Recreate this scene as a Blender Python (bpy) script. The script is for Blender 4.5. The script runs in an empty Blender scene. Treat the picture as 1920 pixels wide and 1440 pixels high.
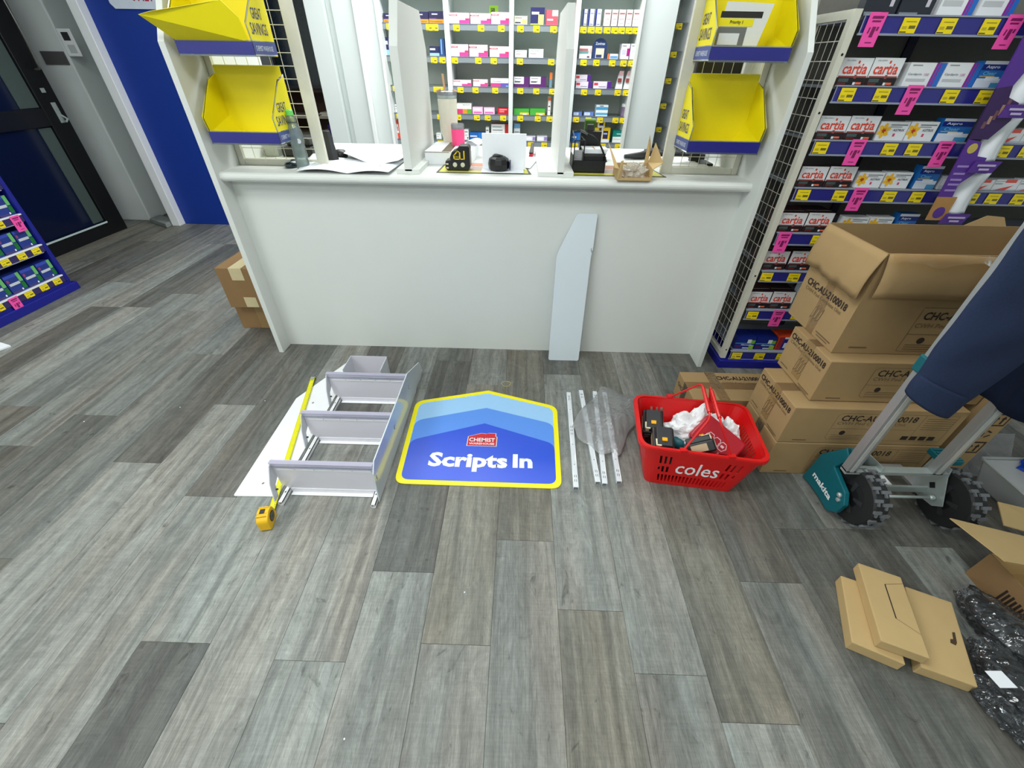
import bpy, bmesh, math, random
from mathutils import Vector, Matrix, Euler, noise
random.seed(7)
R = math.radians
COL = bpy.context.scene.collection
SC = bpy.context.scene

# ------------------------------------------------------------------ camera
FPX = 776.25
C_R = Vector((0.9996175, 0.02375789, 0.01415713))
C_U = Vector((-0.02572509, 0.61083452, 0.79134026))
C_F = Vector((-0.01015292, 0.79140176, -0.61121205))
CAM = Vector((0, 0, 1.5))
cd = bpy.data.cameras.new('camera'); cam = bpy.data.objects.new('camera', cd); COL.objects.link(cam)
cd.sensor_width = 36.0; cd.lens = FPX / 1920 * 36.0; cd.clip_start = 0.02; cd.clip_end = 60
cam.matrix_world = Matrix(((C_R.x, C_U.x, -C_F.x, CAM.x), (C_R.y, C_U.y, -C_F.y, CAM.y),
                           (C_R.z, C_U.z, -C_F.z, CAM.z), (0, 0, 0, 1)))
SC.camera = cam
SC.view_settings.view_transform = 'Standard'
SC.view_settings.look = 'None'
SC.view_settings.gamma = 1.0
SC.view_settings.use_curve_mapping = False
SC.view_settings.exposure = 0.0
w = bpy.data.worlds.new('world'); SC.world = w; w.use_nodes = True
w.node_tree.nodes['Background'].inputs[0].default_value = (0.86, 0.93, 1.0, 1)
w.node_tree.nodes['Background'].inputs[1].default_value = 0.35

# ceiling troffer lamps, plus lamps added to brighten dispensary, gondola and rear right
LIGHTS = [(-2.7, 0.1, 1.2, .6, 40), (-0.5, 0.9, 1.2, .6, 35), (-2.7, 2.7, 1.2, .6, 24), (-0.9, 3.6, 1.2, .6, 28),
          (0.0, 4.1, 2.2, .6, 72), (1.55, 1.5, .9, .5, 13), (2.5, 4.9, 1.2, .6, 26), (-2.9, -1.9, 1.2, .6, 38), (-0.3, -1.9, 1.2, .6, 34), (2.2, -1.9, 1.2, .6, 8)]
for (lx, ly, sx, sy, pw) in LIGHTS:
    ld = bpy.data.lights.new('ceiling_and_fill_lamp', 'AREA'); ld.shape = 'RECTANGLE'; ld.size = sx; ld.size_y = sy
    ld.energy = pw; ld.color = (0.965, 1.0, 0.985)
    lo = bpy.data.objects.new('ceiling_and_fill_lamp', ld); lo.location = (lx, ly, 2.86); COL.objects.link(lo)

# ------------------------------------------------------------------ placing helpers: rays of the measured view met with real planes
def ray(x, y): return C_F * FPX + C_R * (x - 960) - C_U * (y - 720)
def fl(x, y, z=0.0):
    d = ray(x, y); return CAM + d * ((z - 1.5) / d.z)
def dp(x, y, Y):
    d = ray(x, y); return CAM + d * (Y / d.y)
def xp(x, y, X):
    d = ray(x, y); return CAM + d * (X / d.x)

# ------------------------------------------------------------------ materials
def lin(c):
    out = []
    for v in c[:3]:
        v = v / 255.0
        out.append(v / 12.92 if v <= 0.04045 else ((v + 0.055) / 1.055) ** 2.4)
    return tuple(out) + (1.0,)
MATS = {}
def pm(name, col, rough=0.5, metal=0.0, spec=0.5, var=0.06, nscale=40, bump=0.0, bscale=200, emit=0, coat=0.0):
    if name in MATS: return MATS[name]
    m = bpy.data.materials.new(name); m.use_nodes = True; nt = m.node_tree; b = nt.nodes['Principled BSDF']
    c = lin(col)
    b.inputs['Roughness'].default_value = rough; b.inputs['Metallic'].default_value = metal
    b.inputs['Specular IOR Level'].default_value = spec
    if coat: b.inputs['Coat Weight'].default_value = coat; b.inputs['Coat Roughness'].default_value = .1
    tc = nt.nodes.new('ShaderNodeTexCoord'); n = nt.nodes.new('ShaderNodeTexNoise'); n.inputs['Scale'].default_value = nscale
    n.inputs['Detail'].default_value = 3
    nt.links.new(tc.outputs['Object'], n.inputs['Vector'])
    mx = nt.nodes.new('ShaderNodeMix'); mx.data_type = 'RGBA'
    mx.inputs[6].default_value = tuple(v * (1 - var) for v in c[:3]) + (1,)
    mx.inputs[7].default_value = tuple(min(1, v * (1 + var)) for v in c[:3]) + (1,)
    nt.links.new(n.outputs['Fac'], mx.inputs[0]); nt.links.new(mx.outputs[2], b.inputs['Base Color'])
    if bump:
        n2 = nt.nodes.new('ShaderNodeTexNoise'); n2.inputs['Scale'].default_value = bscale; n2.inputs['Detail'].default_value = 4
        nt.links.new(tc.outputs['Object'], n2.inputs['Vector'])
        bp = nt.nodes.new('ShaderNodeBump'); bp.inputs['Strength'].default_value = bump; bp.inputs['Distance'].default_value = 0.002
        nt.links.new(n2.outputs['Fac'], bp.inputs['Height']); nt.links.new(bp.outputs['Normal'], b.inputs['Normal'])
    if emit:
        b.inputs['Emission Color'].default_value = c; b.inputs['Emission Strength'].default_value = emit
    m.diffuse_color = c
    MATS[name] = m; return m
def flat(col, rough=0.45):
    return pm('print_%d_%d_%d' % tuple(col), col, rough, var=0.03, nscale=90)
def clearmat(name, tint=(235, 240, 250), clear=0.75, body=0.15, rough=0.06, bump=0.0, bscale=30, spec_w=0.35):
    """see-through plastic: transparent body, a little milky diffuse, fresnel gloss"""
    if name in MATS: return MATS[name]
    m = bpy.data.materials.new(name); m.use_nodes = True; nt = m.node_tree; nt.nodes.clear()
    o = nt.nodes.new('ShaderNodeOutputMaterial'); tr = nt.nodes.new('ShaderNodeBsdfTransparent')
    tr.inputs[0].default_value = lin(tint)
    df = nt.nodes.new('ShaderNodeBsdfDiffuse'); df.inputs[0].default_value = lin(tint)
    tl = nt.nodes.new('ShaderNodeBsdfTranslucent'); tl.inputs[0].default_value = lin(tint)
    dm = nt.nodes.new('ShaderNodeMixShader'); dm.inputs[0].default_value = .4
    nt.links.new(df.outputs[0], dm.inputs[1]); nt.links.new(tl.outputs[0], dm.inputs[2])
    gl = nt.nodes.new('ShaderNodeBsdfGlossy'); gl.inputs['Roughness'].default_value = rough
    m1 = nt.nodes.new('ShaderNodeMixShader'); m1.inputs[0].default_value = 1 - clear
    nt.links.new(tr.outputs[0], m1.inputs[1]); nt.links.new(dm.outputs[0], m1.inputs[2])
    lw = nt.nodes.new('ShaderNodeLayerWeight'); lw.inputs['Blend'].default_value = spec_w
    m2 = nt.nodes.new('ShaderNodeMixShader')
    nt.links.new(lw.outputs['Fresnel'], m2.inputs[0]); nt.links.new(m1.outputs[0], m2.inputs[1]); nt.links.new(gl.outputs[0], m2.inputs[2])
    if bump:
        tc = nt.nodes.new('ShaderNodeTexCoord'); n = nt.nodes.new('ShaderNodeTexNoise'); n.inputs['Scale'].default_value = bscale
        n.inputs['Detail'].default_value = 3; n.inputs['Distortion'].default_value = 1.2
        nt.links.new(tc.outputs['Object'], n.inputs['Vector'])
        bp = nt.nodes.new('ShaderNodeBump'); bp.inputs['Strength'].default_value = bump; bp.inputs['Distance'].default_value = .01
        nt.links.new(n.outputs['Fac'], bp.inputs['Height'])
        nt.links.new(bp.outputs[0], gl.inputs['Normal']); nt.links.new(bp.outputs[0], lw.inputs['Normal'])
    nt.links.new(m2.outputs[0], o.inputs[0])
    MATS[name] = m; return m

M_LAM = pm('white_laminate', (219, 222, 218), .42, var=.02, nscale=6)
M_LAMC = pm('cream_laminate', (226, 224, 206), .4, var=.03, nscale=6)
M_WALL = pm('white_wall_paint', (214, 221, 220), .6, var=.02, nscale=4, bump=.1)
M_BLUEW = pm('blue_wall_paint', (2, 50, 146), .55, var=.05, nscale=3)
M_BLACKF = pm('black_frame', (14, 15, 18), .35, var=.1)
M_GLASSD = pm('dark_door_glass', (14, 24, 52), .12, spec=.3, var=.15, nscale=1.5)
M_STEELW = pm('cream_wire_metal', (214, 212, 196), .35, spec=.5)
M_GALV = pm('zinc_plate', (178, 188, 186), .35, metal=.45, var=.12, nscale=25)
M_ALU = pm('satin_aluminium', (176, 178, 180), .42, metal=.6, var=.05)
M_TEAL = pm('teal_plastic', (0, 96, 108), .45, var=.06)
M_RUB = pm('black_rubber', (30, 31, 33), .6, var=.15)
M_TREAD = pm('grey_rubber_tread', (104, 106, 110), .7, var=.15)
M_BLK = pm('black_plastic', (17, 17, 19), .4, var=.1)
M_BLK2 = pm('dark_grey_plastic', (46, 47, 50), .5, var=.1)
M_NAVY = pm('navy_knit_cloth', (46, 56, 82), .95, spec=.1, var=.18, nscale=260, bump=.5, bscale=900)
M_NAVY2 = pm('dark_navy_cloth', (28, 36, 58), .95, spec=.1, var=.18, nscale=260, bump=.5, bscale=900)
M_CARD = pm('cardboard', (166, 138, 98), .8, spec=.15, var=.06, nscale=14, bump=.15, bscale=300)
M_CARDD = pm('brown_cardboard', (142, 112, 78), .8, spec=.15, var=.06, nscale=14, bump=.15, bscale=300)
M_CARDL = pm('light_cardboard', (194, 166, 118), .78, spec=.15, var=.05, nscale=14, bump=.15, bscale=300)
M_TAPEB = pm('brown_packing_tape', (148, 120, 78), .3, spec=.5, var=.08)
M_TAPEC = clearmat('clear_packing_tape', (244, 232, 206), .86, rough=.12, bump=.1, bscale=40, spec_w=.15)
M_MASK = pm('masking_tape', (205, 190, 150), .7, var=.06)
M_INK = pm('black_ink', (44, 32, 24), .7, var=.15)
M_INKL = pm('faded_ink', (112, 88, 60), .7, var=.15)
M_YEL = pm('yellow_card', (240, 224, 0), .5, var=.03, nscale=8)
M_RAILB = pm('blue_ticket_strip', (42, 42, 130), .3, var=.05, coat=.3)
M_BASEB = pm('blue_plinth', (16, 22, 135), .45, var=.06)
M_TAGY = pm('yellow_ticket', (250, 224, 20), .5, var=.03)
M_TAGP = pm('pink_ticket', (255, 84, 176), .5, var=.03)
M_SHELFM = pm('grey_shelf_metal', (150, 156, 172), .35, var=.04)
M_PEG = pm('charcoal_pegboard', (118, 116, 108), .7, var=.1, nscale=60)
M_ACR = clearmat('clear_acrylic', (235, 240, 245), .84, rough=.05)
M_ACRF = clearmat('frosted_acrylic', (240, 238, 244), .05, rough=.3, spec_w=.15)
M_ACRL = clearmat('lilac_acrylic_edge', (232, 230, 244), .30, rough=.2, spec_w=.15)
M_GREYB = pm('grey_back_panel', (208, 210, 205), .6, var=.05, nscale=7)
M_RED = pm('red_basket_plastic', (212, 14, 16), .38, var=.04, coat=.15)
M_RED2 = pm('dark_red_case', (176, 12, 34), .4, var=.05)
M_WHITE = pm('white_plastic', (238, 240, 242), .4, var=.02)
M_PAPER = pm('white_paper', (240, 243, 248), .6, var=.02)
M_CLOTH = pm('white_cloth', (240, 240, 242), .9, spec=.1, var=.03, bump=.3, bscale=700)
M_YTAPE = pm('yellow_tape_blade', (226, 222, 20), .35, var=.04)
M_YBODY = pm('yellow_tape_case', (238, 186, 8), .45, var=.05)
M_BAG = clearmat('crinkled_film', (246, 247, 248), .70, rough=.08, bump=.5, bscale=34, spec_w=.36)
M_SLEEVE = clearmat('thin_film_sleeve', (246, 248, 250), .93, rough=.12, bump=.25, bscale=60, spec_w=.08)
M_BWRAP = pm('black_wrapped_foam', (16, 18, 22), .3, var=.2, nscale=12)

# ------------------------------------------------------------------ mesh builder
_TXT = {}
def text_geo(body, bold):
    k = (body, bold)
    if k in _TXT: return _TXT[k]
    cu = bpy.data.curves.new('t', 'FONT'); cu.body = body; cu.size = 1; cu.resolution_u = 2; cu.offset = bold; cu.fill_mode = 'FRONT'
    ob = bpy.data.objects.new('t', cu)
    me = bpy.data.meshes.new_from_object(ob)
    vs = [(v.co.x, v.co.y) for v in me.vertices]; fs = [tuple(p.vertices) for p in me.polygons]
    bpy.data.objects.remove(ob); bpy.data.curves.remove(cu); bpy.data.meshes.remove(me)
    if vs:
        x0 = min(v[0] for v in vs); x1 = max(v[0] for v in vs); y0 = min(v[1] for v in vs); y1 = max(v[1] for v in vs)
    else: x0 = y0 = 0; x1 = y1 = 1
    _TXT[k] = (vs, fs, x0, x1, y0, y1); return _TXT[k]

class MB:
    def __init__(s): s.v = []; s.f = []; s.m = []; s.mats = []
    def mi(s, mat):
        if mat not in s.mats: s.mats.append(mat)
        return s.mats.index(mat)
    def add(s, vs, fs, mat):
        o = len(s.v); i = s.mi(mat)
        s.v += [tuple(v) for v in vs]
        for f in fs: s.f.append(tuple(a + o for a in f)); s.m.append(i)
        return s
    def poly(s, pts, mat): return s.add(pts, [tuple(range(len(pts)))], mat)
    def box(s, x0, x1, y0, y1, z0, z1, mat):
        x0, x1 = sorted((x0, x1)); y0, y1 = sorted((y0, y1)); z0, z1 = sorted((z0, z1))
        return s.add([(x0, y0, z0), (x1, y0, z0), (x1, y1, z0), (x0, y1, z0), (x0, y0, z1), (x1, y0, z1), (x1, y1, z1), (x0, y1, z1)],
                     [(0, 3, 2, 1), (4, 5, 6, 7), (0, 1, 5, 4), (1, 2, 6, 5), (2, 3, 7, 6), (3, 0, 4, 7)], mat)
    def hexa(s, b, t, mat):      # four base corners, four top corners, both counter-clockwise from above
        return s.add(list(b) + list(t), [(0, 3, 2, 1), (4, 5, 6, 7), (0, 1, 5, 4), (1, 2, 6, 5), (2, 3, 7, 6), (3, 0, 4, 7)], mat)
    def prism(s, pts, d, mat):   # closed outline extruded along vector d
        n = len(pts); a = [Vector(p) for p in pts]; d = Vector(d)
        return s.add([tuple(p) for p in a] + [tuple(p + d) for p in a],
                     [tuple(range(n))[::-1], tuple(range(n, 2 * n))] + [(i, (i + 1) % n, n + (i + 1) % n, n + i) for i in range(n)], mat)
    def tube(s, pts, r, mat, n=8, rx=None, cap=True):
        P = [Vector(p) for p in pts]; k = len(P); rs = r if isinstance(r, (list, tuple)) else [r] * k
        rings = []; up = Vector((0, 0, 1))
        for i in range(k):
            t = (P[min(i + 1, k - 1)] - P[max(i - 1, 0)]).normalized()
            a = t.cross(up)
            if a.length < .05: a = t.cross(Vector((0, 1, 0)))
            a.normalize(); b = t.cross(a).normalized()
            rings += [P[i] + a * (rs[i] * (rx or 1) * math.cos(2 * math.pi * j / n)) + b * (rs[i] * math.sin(2 * math.pi * j / n)) for j in range(n)]
        fs = [(i * n + j, i * n + (j + 1) % n, (i + 1) * n + (j + 1) % n, (i + 1) * n + j) for i in range(k - 1) for j in range(n)]
        if cap: fs += [tuple(range(n))[::-1], tuple(range((k - 1) * n, k * n))]
        return s.add(rings, fs, mat)
    def lathe(s, prof, c, mat, n=20, axis='z', cap=True):
        c = Vector(c); vs = []
        for (r, h) in prof:
            for j in range(n):
                a = 2 * math.pi * j / n; u, v = r * math.cos(a), r * math.sin(a)
                vs.append(c + (Vector((u, v, h)) if axis == 'z' else Vector((h, u, v)) if axis == 'x' else Vector((u, h, v))))
        k = len(prof)
        fs = [(i * n + j, i * n + (j + 1) % n, (i + 1) * n + (j + 1) % n, (i + 1) * n + j) for i in range(k - 1) for j in range(n)]
        if cap: fs += [tuple(range(n))[::-1], tuple(range((k - 1) * n, k * n))]
        return s.add(vs, fs, mat)
    def grid(s, fn, nu, nv, mat):
        vs = [fn(i / nu, j / nv) for i in range(nu + 1) for j in range(nv + 1)]
        fs = [(i * (nv + 1) + j, (i + 1) * (nv + 1) + j, (i + 1) * (nv + 1) + j + 1, i * (nv + 1) + j + 1) for i in range(nu) for j in range(nv)]
        return s.add(vs, fs, mat)
    def text(s, body, o, xd, yd, h, mat, bold=.02, w=None, align='l', slant=0):
        vs, fs, x0, x1, y0, y1 = text_geo(body, bold); k = h / (y1 - y0); kx = k if w is None else w / (x1 - x0)
        o = Vector(o); xd = Vector(xd).normalized(); yd = Vector(yd).normalized()
        sh = {'l': 0, 'c': -.5, 'r': -1}[align] * (x1 - x0) * kx
        return s.add([o + xd * ((v[0] - x0) * kx + sh + slant * (v[1] - y0) * k) + yd * ((v[1] - y0) * k) for v in vs], fs, mat)
    def build(s, name, parent=None, org=None, smooth=False, bevel=0, seg=2, solid=0, sub=0):
        if org is None: org = Vector(parent['_o']) if parent is not None and '_o' in parent else Vector((0, 0, 0))
        org = Vector(org)
        me = bpy.data.meshes.new(name); me.from_pydata([tuple(Vector(v) - org) for v in s.v], [], s.f)
        for m in s.mats: me.materials.append(m)
        me.polygons.foreach_set('material_index', s.m)
        if smooth: me.polygons.foreach_set('use_smooth', [True] * len(s.f))
        me.update()
        o = bpy.data.objects.new(name, me); COL.objects.link(o)
        if parent is not None: o.parent = parent
        else: o.location = org
        if parent is not None and '_o' in parent: o['_o'] = parent['_o']
        if solid:
            md = o.modifiers.new('solid', 'SOLIDIFY'); md.thickness = solid; md.offset = 0
        if bevel:
            md = o.modifiers.new('bevel', 'BEVEL'); md.width = bevel; md.segments = seg; md.limit_method = 'ANGLE'; md.angle_limit = R(40)
        if sub:
            md = o.modifiers.new('sub', 'SUBSURF'); md.levels = sub; md.render_levels = sub
        return o
def tag(o, label, cat, group=None, kind=None):
    o['label'] = label; o['category'] = cat
    if group: o['group'] = group
    if kind: o['kind'] = kind
    return o
def thing(name, label, cat, loc=(0, 0, 0), group=None, world=True):
    o = bpy.data.objects.new(name, None); COL.objects.link(o); o.location = loc; o.empty_display_size = .05
    if world: o['_o'] = tuple(loc)
    return tag(o, label, cat, group)
def struct(mb, name, **k):
    o = mb.build(name, **k); o['kind'] = 'structure'; return o
def copytree(o, parent=None):
    c = o.copy(); COL.objects.link(c)
    if parent is not None: c.parent = parent
    for ch in list(o.children): copytree(ch, c)
    return c
ORD = ['first', 'second', 'third', 'fourth', 'fifth', 'sixth', 'seventh', 'eighth', 'ninth', 'tenth']
# ================================================================== SETTING
# ---- floor: dark slab with every plank a piece of its own
M_SLAB = pm('floor_slab', (70, 69, 66), .6)
mb = MB(); mb.box(-5.2, 3.6, -2.6, 7.2, -.06, -.008, M_SLAB); FLOOR = struct(mb, 'floor')
def plank_mat():
    m = bpy.data.materials.new('vinyl_plank'); m.use_nodes = True; nt = m.node_tree; b = nt.nodes['Principled BSDF']; L = nt.links
    tc = nt.nodes.new('ShaderNodeTexCoord'); oi = nt.nodes.new('ShaderNodeObjectInfo')
    off = nt.nodes.new('ShaderNodeVectorMath'); off.operation = 'MULTIPLY_ADD'
    cmb = nt.nodes.new('ShaderNodeCombineXYZ')
    for i in range(3): L.new(oi.outputs['Random'], cmb.inputs[i])
    off.inputs[1].default_value = (37, 53, 11); L.new(cmb.outputs[0], off.inputs[0]); L.new(tc.outputs['Object'], off.inputs[2])
    def ns(sc, scale, det, dist=0, rough=.6):
        mp = nt.nodes.new('ShaderNodeMapping'); mp.inputs['Scale'].default_value = sc; L.new(off.outputs[0], mp.inputs[0])
        n = nt.nodes.new('ShaderNodeTexNoise'); n.inputs['Scale'].default_value = scale; n.inputs['Detail'].default_value = det
        n.inputs['Distortion'].default_value = dist; n.inputs['Roughness'].default_value = rough
        L.new(mp.outputs[0], n.inputs['Vector']); return n.outputs['Fac']
    def rng(x, a, b2, c, d):
        q = nt.nodes.new('ShaderNodeMapRange'); q.inputs[1].default_value = a; q.inputs[2].default_value = b2
        q.inputs[3].default_value = c; q.inputs[4].default_value = d; L.new(x, q.inputs[0]); return q.outputs[0]
    def mul(a, c):
        q = nt.nodes.new('ShaderNodeMath'); q.operation = 'MULTIPLY'; L.new(a, q.inputs[0]); L.new(c, q.inputs[1]); return q.outputs[0]
    streak = rng(ns((16, .9, 1), 1, 6, 1.2, .62), .38, .62, .72, 1.24)
    fine = rng(ns((190, 7, 1), 1, 5, 2.2, .8), .34, .66, .70, 1.24)
    blot = rng(ns((12, 5.5, 1), 1, 6, 2.6, .75), .34, .66, .80, 1.18)
    saw = rng(ns((10, 160, 1), 1, 2), .35, .65, .94, 1.05)
    knot = rng(ns((11, 5.0, 1), 1, 5, 3.0), .63, .72, 1.0, .55)
    f = mul(mul(mul(mul(streak, fine), blot), saw), knot)
    mx = nt.nodes.new('ShaderNodeVectorMath'); mx.operation = 'SCALE'
    L.new(oi.outputs['Color'], mx.inputs[0]); L.new(f, mx.inputs['Scale'])
    # drift between warm and cool grey along the grain
    tint = nt.nodes.new('ShaderNodeMix'); tint.data_type = 'RGBA'; tint.blend_type = 'MULTIPLY'; tint.inputs[0].default_value = 1
    wc = nt.nodes.new('ShaderNodeMix'); wc.data_type = 'RGBA'; wc.inputs[6].default_value = (1.06, 1.0, .93, 1); wc.inputs[7].default_value = (.96, 1.01, 1.01, 1)
    L.new(rng(ns((5, .8, 1), 1, 2), .35, .65, 0, 1), wc.inputs[0])
    L.new(mx.outputs[0], tint.inputs[6]); L.new(wc.outputs[2], tint.inputs[7]); L.new(tint.outputs[2], b.inputs['Base Color'])
    b.inputs['Roughness'].default_value = .5; b.inputs['Specular IOR Level'].default_value = .38
    bp = nt.nodes.new('ShaderNodeBump'); bp.inputs['Strength'].default_value = .25; bp.inputs['Distance'].default_value = .001
    L.new(f, bp.inputs['Height']); L.new(bp.outputs[0], b.inputs['Normal'])
    return m
M_PLANK = plank_mat()
PW, PL, PX0 = .227, 1.385, -.516
OFFS = {0: .783, -1: .485, -3: .525, -4: 1.09, -5: 1.692, -6: 1.267, -7: 2.173, -8: 1.58, -9: 1.35, -10: 1.634, -11: 2.778,
        2: .925, 4: .48, 6: .785, 7: 1.013, 1: 1.93, -2: 1.45, 3: 2.05, 5: 1.75}
LIGHTP, MIDP, DARKP, VDARK, BROWNP = (.238, .243, .230), (.192, .195, .184), (.128, .126, .116), (.104, .105, .100), (.172, .165, .142)
SHADE = {(-5, 0): LIGHTP, (-5, 1): DARKP, (-4, 0): LIGHTP, (-4, 1): DARKP, (-3, 0): VDARK, (-3, 1): LIGHTP, (-6, 0): LIGHTP, (-6, 1): DARKP,
         (-7, 1): LIGHTP, (-7, 0): MIDP, (0, 0): LIGHTP, (0, 1): VDARK, (-1, 0): LIGHTP, (-1, 1): LIGHTP, (-2, 0): LIGHTP, (1, 0): BROWNP, (1, 1): MIDP,
         (2, 0): MIDP, (2, 1): BROWNP, (3, 0): LIGHTP, (4, 0): MIDP, (4, 1): MIDP, (5, 0): BROWNP, (6, 0): MIDP, (6, 1): DARKP, (-8, 0): DARKP, (-8, 1): MIDP,
         (-9, 0): DARKP, (-9, 1): MIDP, (-10, 0): DARKP, (-10, 1): MIDP, (7, 0): DARKP, (7, 1): DARKP, (-2, 1): DARKP, (3, 1): DARKP, (8, 0): DARKP, (8, 1): MIDP}
def plank_mesh():
    g = .0002; e = .0007
    x0, x1, y0, y1 = g, PW - g, g, PL - g
    mb = MB()
    mb.add([(x0, y0, -.008), (x1, y0, -.008), (x1, y1, -.008), (x0, y1, -.008), (x0, y0, -.0012), (x1, y0, -.0012), (x1, y1, -.0012), (x0, y1, -.0012),
            (x0 + e, y0 + e, 0), (x1 - e, y0 + e, 0), (x1 - e, y1 - e, 0), (x0 + e, y1 - e, 0)],
           [(8, 9, 10, 11)] + [(4 + i, 4 + (i + 1) % 4, 8 + (i + 1) % 4, 8 + i) for i in range(4)] + [(i, (i + 1) % 4, 4 + (i + 1) % 4, 4 + i) for i in range(4)], M_PLANK)
    return mb
proto = None; rp = random.Random(11)
for c in range(-19, 17):
    xa = PX0 + PW * c; off = OFFS.get(c, rp.uniform(0, PL)) % PL
    base = off - PL if off > 0 else off
    if c in OFFS: base = OFFS[c] % PL - PL
    k = 0; y = base
    while y < 4.95:
        ya = y; y += PL
        # index 1 = the piece starting at the measured joint, 0 = the one nearer the camera
        idx = round((ya - OFFS[c]) / PL) + 1 if c in OFFS else 99
        if ya + PL < -.25: continue
        if ya > 2.42 and -1.45 < xa < 3.2: continue          # under the counter and the shop shelving
        if xa < -3.75 and ya + PL < 2.3: continue
        if proto is None: p = proto = plank_mesh().build('plank', FLOOR)
        else:
            p = proto.copy(); COL.objects.link(p)
        p.location = (xa, ya, 0)
        sh = SHADE.get((c, idx)) or rp.choice([LIGHTP, MIDP, MIDP, DARKP, BROWNP, DARKP])
        j = rp.uniform(.93, 1.07); p.color = (sh[0] * j, sh[1] * j, sh[2] * j, 1)

# ---- walls
mb = MB(); mb.box(-5.2, 3.6, -2.6, -2.5, 0, 2.9, M_WALL); struct(mb, 'wall_front')
mb = MB(); mb.box(3.3, 3.4, -2.5, 7.2, 0, 2.9, M_WALL); struct(mb, 'wall_right')
mb = MB(); mb.box(-5.2, 3.6, -2.6, 7.2, 2.9, 3.0, M_WALL); struct(mb, 'ceiling')
mb = MB(); mb.box(-4.46, -4.36, -2.5, 2.6, 0, 2.9, M_WALL); mb.box(-4.46, -4.36, 2.6, 4.60, 2.12, 2.9, M_WALL)
struct(mb, 'wall_left')
mb = MB(); mb.box(-5.15, -4.29, 4.87, 5.45, 0, 2.9, M_WALL); struct(mb, 'wall_corner', bevel=.012)
mb = MB(); mb.box(-5.2, -5.1, 2.5, 5.6, 0, 2.9, M_WALL); struct(mb, 'wall_recess')
mb = MB(); mb.box(-4.29, -3.83, 5.30, 5.4, 0, 2.9, M_WALL); struct(mb, 'wall_niche')
mb = MB(); mb.box(-3.925, -3.835, 4.70, 5.3, 0, 2.9, M_WHITE); struct(mb, 'trim_1', bevel=.006)
mb = MB(); mb.box(-3.835, -2.72, 4.79, 4.92, 0, 2.9, M_BLUEW); struct(mb, 'wall_back')
mb = MB(); mb.box(-5.2, 3.4, 7.1, 7.2, 0, 2.9, pm('pale_back_wall', (222, 226, 226), .7)); struct(mb, 'wall_far')
# concrete plinth at the foot of the niche
mb = MB(); mb.hexa([(-4.25, 4.80, 0), (-3.93, 4.62, 0), (-3.93, 4.78, 0), (-4.24, 4.99, 0)], [(-4.25, 4.81, .045), (-3.94, 4.63, .045), (-3.94, 4.78, .045), (-4.24, 4.98, .045)],
                   pm('bare_concrete', (128, 134, 132), .8, var=.25, nscale=30, bump=.4, bscale=60)); struct(mb, 'trim_2', bevel=.008)
# staff doorway: white architrave profile, then the flat wall piece beside the dispensary bays
mb = MB()
mb.box(-1.885, -1.72, 4.70, 4.86, 0, 2.9, M_WALL)
mb.box(-1.72, -1.66, 4.76, 4.86, 0, 2.9, M_WALL)
mb.box(-1.66, -1.47, 4.72, 4.86, 0, 2.9, M_WALL)
mb.box(-1.47, -1.435, 4.69, 4.86, 0, 2.9, M_WHITE)
mb.box(-1.435, -1.285, 4.73, 4.86, 0, 2.9, M_WALL)
mb.box(-1.285, -1.262, 4.70, 4.86, 0, 2.9, M_WHITE)
struct(mb, 'trim_3', bevel=.003)
mb = MB(); mb.box(-1.86, -1.26, 4.86, 5.6, 0, 2.9, M_WALL); struct(mb, 'wall_pier')

# ---- glazed black door in the left wall
DX = -4.36
D = MB(); D.box(DX - .07, DX, 4.40, 4.60, 0, 2.12, M_BLACKF); D.box(DX - .07, DX, 2.6, 2.75, 0, 2.12, M_BLACKF)
D.box(DX - .07, DX, 2.75, 4.40, 0, .12, M_BLACKF); D.box(DX - .07, DX, 2.75, 4.40, .985, 1.125, M_BLACKF); D.box(DX - .07, DX, 2.75, 4.40, 2.0, 2.12, M_BLACKF)
DOOR = struct(D, 'door_1', bevel=.004)
g = MB(); g.box(DX - .045, DX - .03, 2.75, 4.40, .12, .985, M_GLASSD); g.build('pane', DOOR)
g = MB(); g.box(DX - .045, DX - .03, 2.75, 4.40, 1.125, 2.0, M_GLASSD); g.build('pane', DOOR)
g = MB(); g.box(DX - .001, DX + .006, 2.75, 4.40, .118, .132, pm('bright_bead', (205, 222, 218), .3)); g.build('glazing_bead', DOOR)
g = MB(); g.box(DX - .029, DX - .022, 4.27, 4.395, .14, .975, pm('sage_reveal', (70, 84, 80), .6)); g.build('reveal_strip', DOOR)
g = MB(); g.box(DX - .029, DX - .022, 4.22, 4.395, 1.13, 2.0, pm('sage_reveal', (70, 84, 80), .6)); g.build('reveal_strip', DOOR)
g = MB(); g.tube([(DX, 4.53, 1.40), (DX + .045, 4.53, 1.41), (DX + .055, 4.53, 1.45), (DX + .055, 4.545, 1.95), (DX, 4.545, 1.98)], .011, pm('brushed_steel', (130, 130, 126), .35, metal=.6)); g.build('pull_handle', DOOR, smooth=True)
g = MB(); g.box(DX, DX + .006, 4.475, 4.515, 1.235, 1.27, M_GALV); g.build('lock_cylinder', DOOR, bevel=.002)
g = MB(); g.box(DX, DX + .008, 4.50, 4.545, 1.0, 1.16, M_GALV); g.tube([(DX + .01, 4.535, 1.06), (DX + .05, 4.535, 1.03), (DX + .055, 4.50, 1.01)], .009, M_GALV); g.build('latch_plate', DOOR, bevel=.002)

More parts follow.
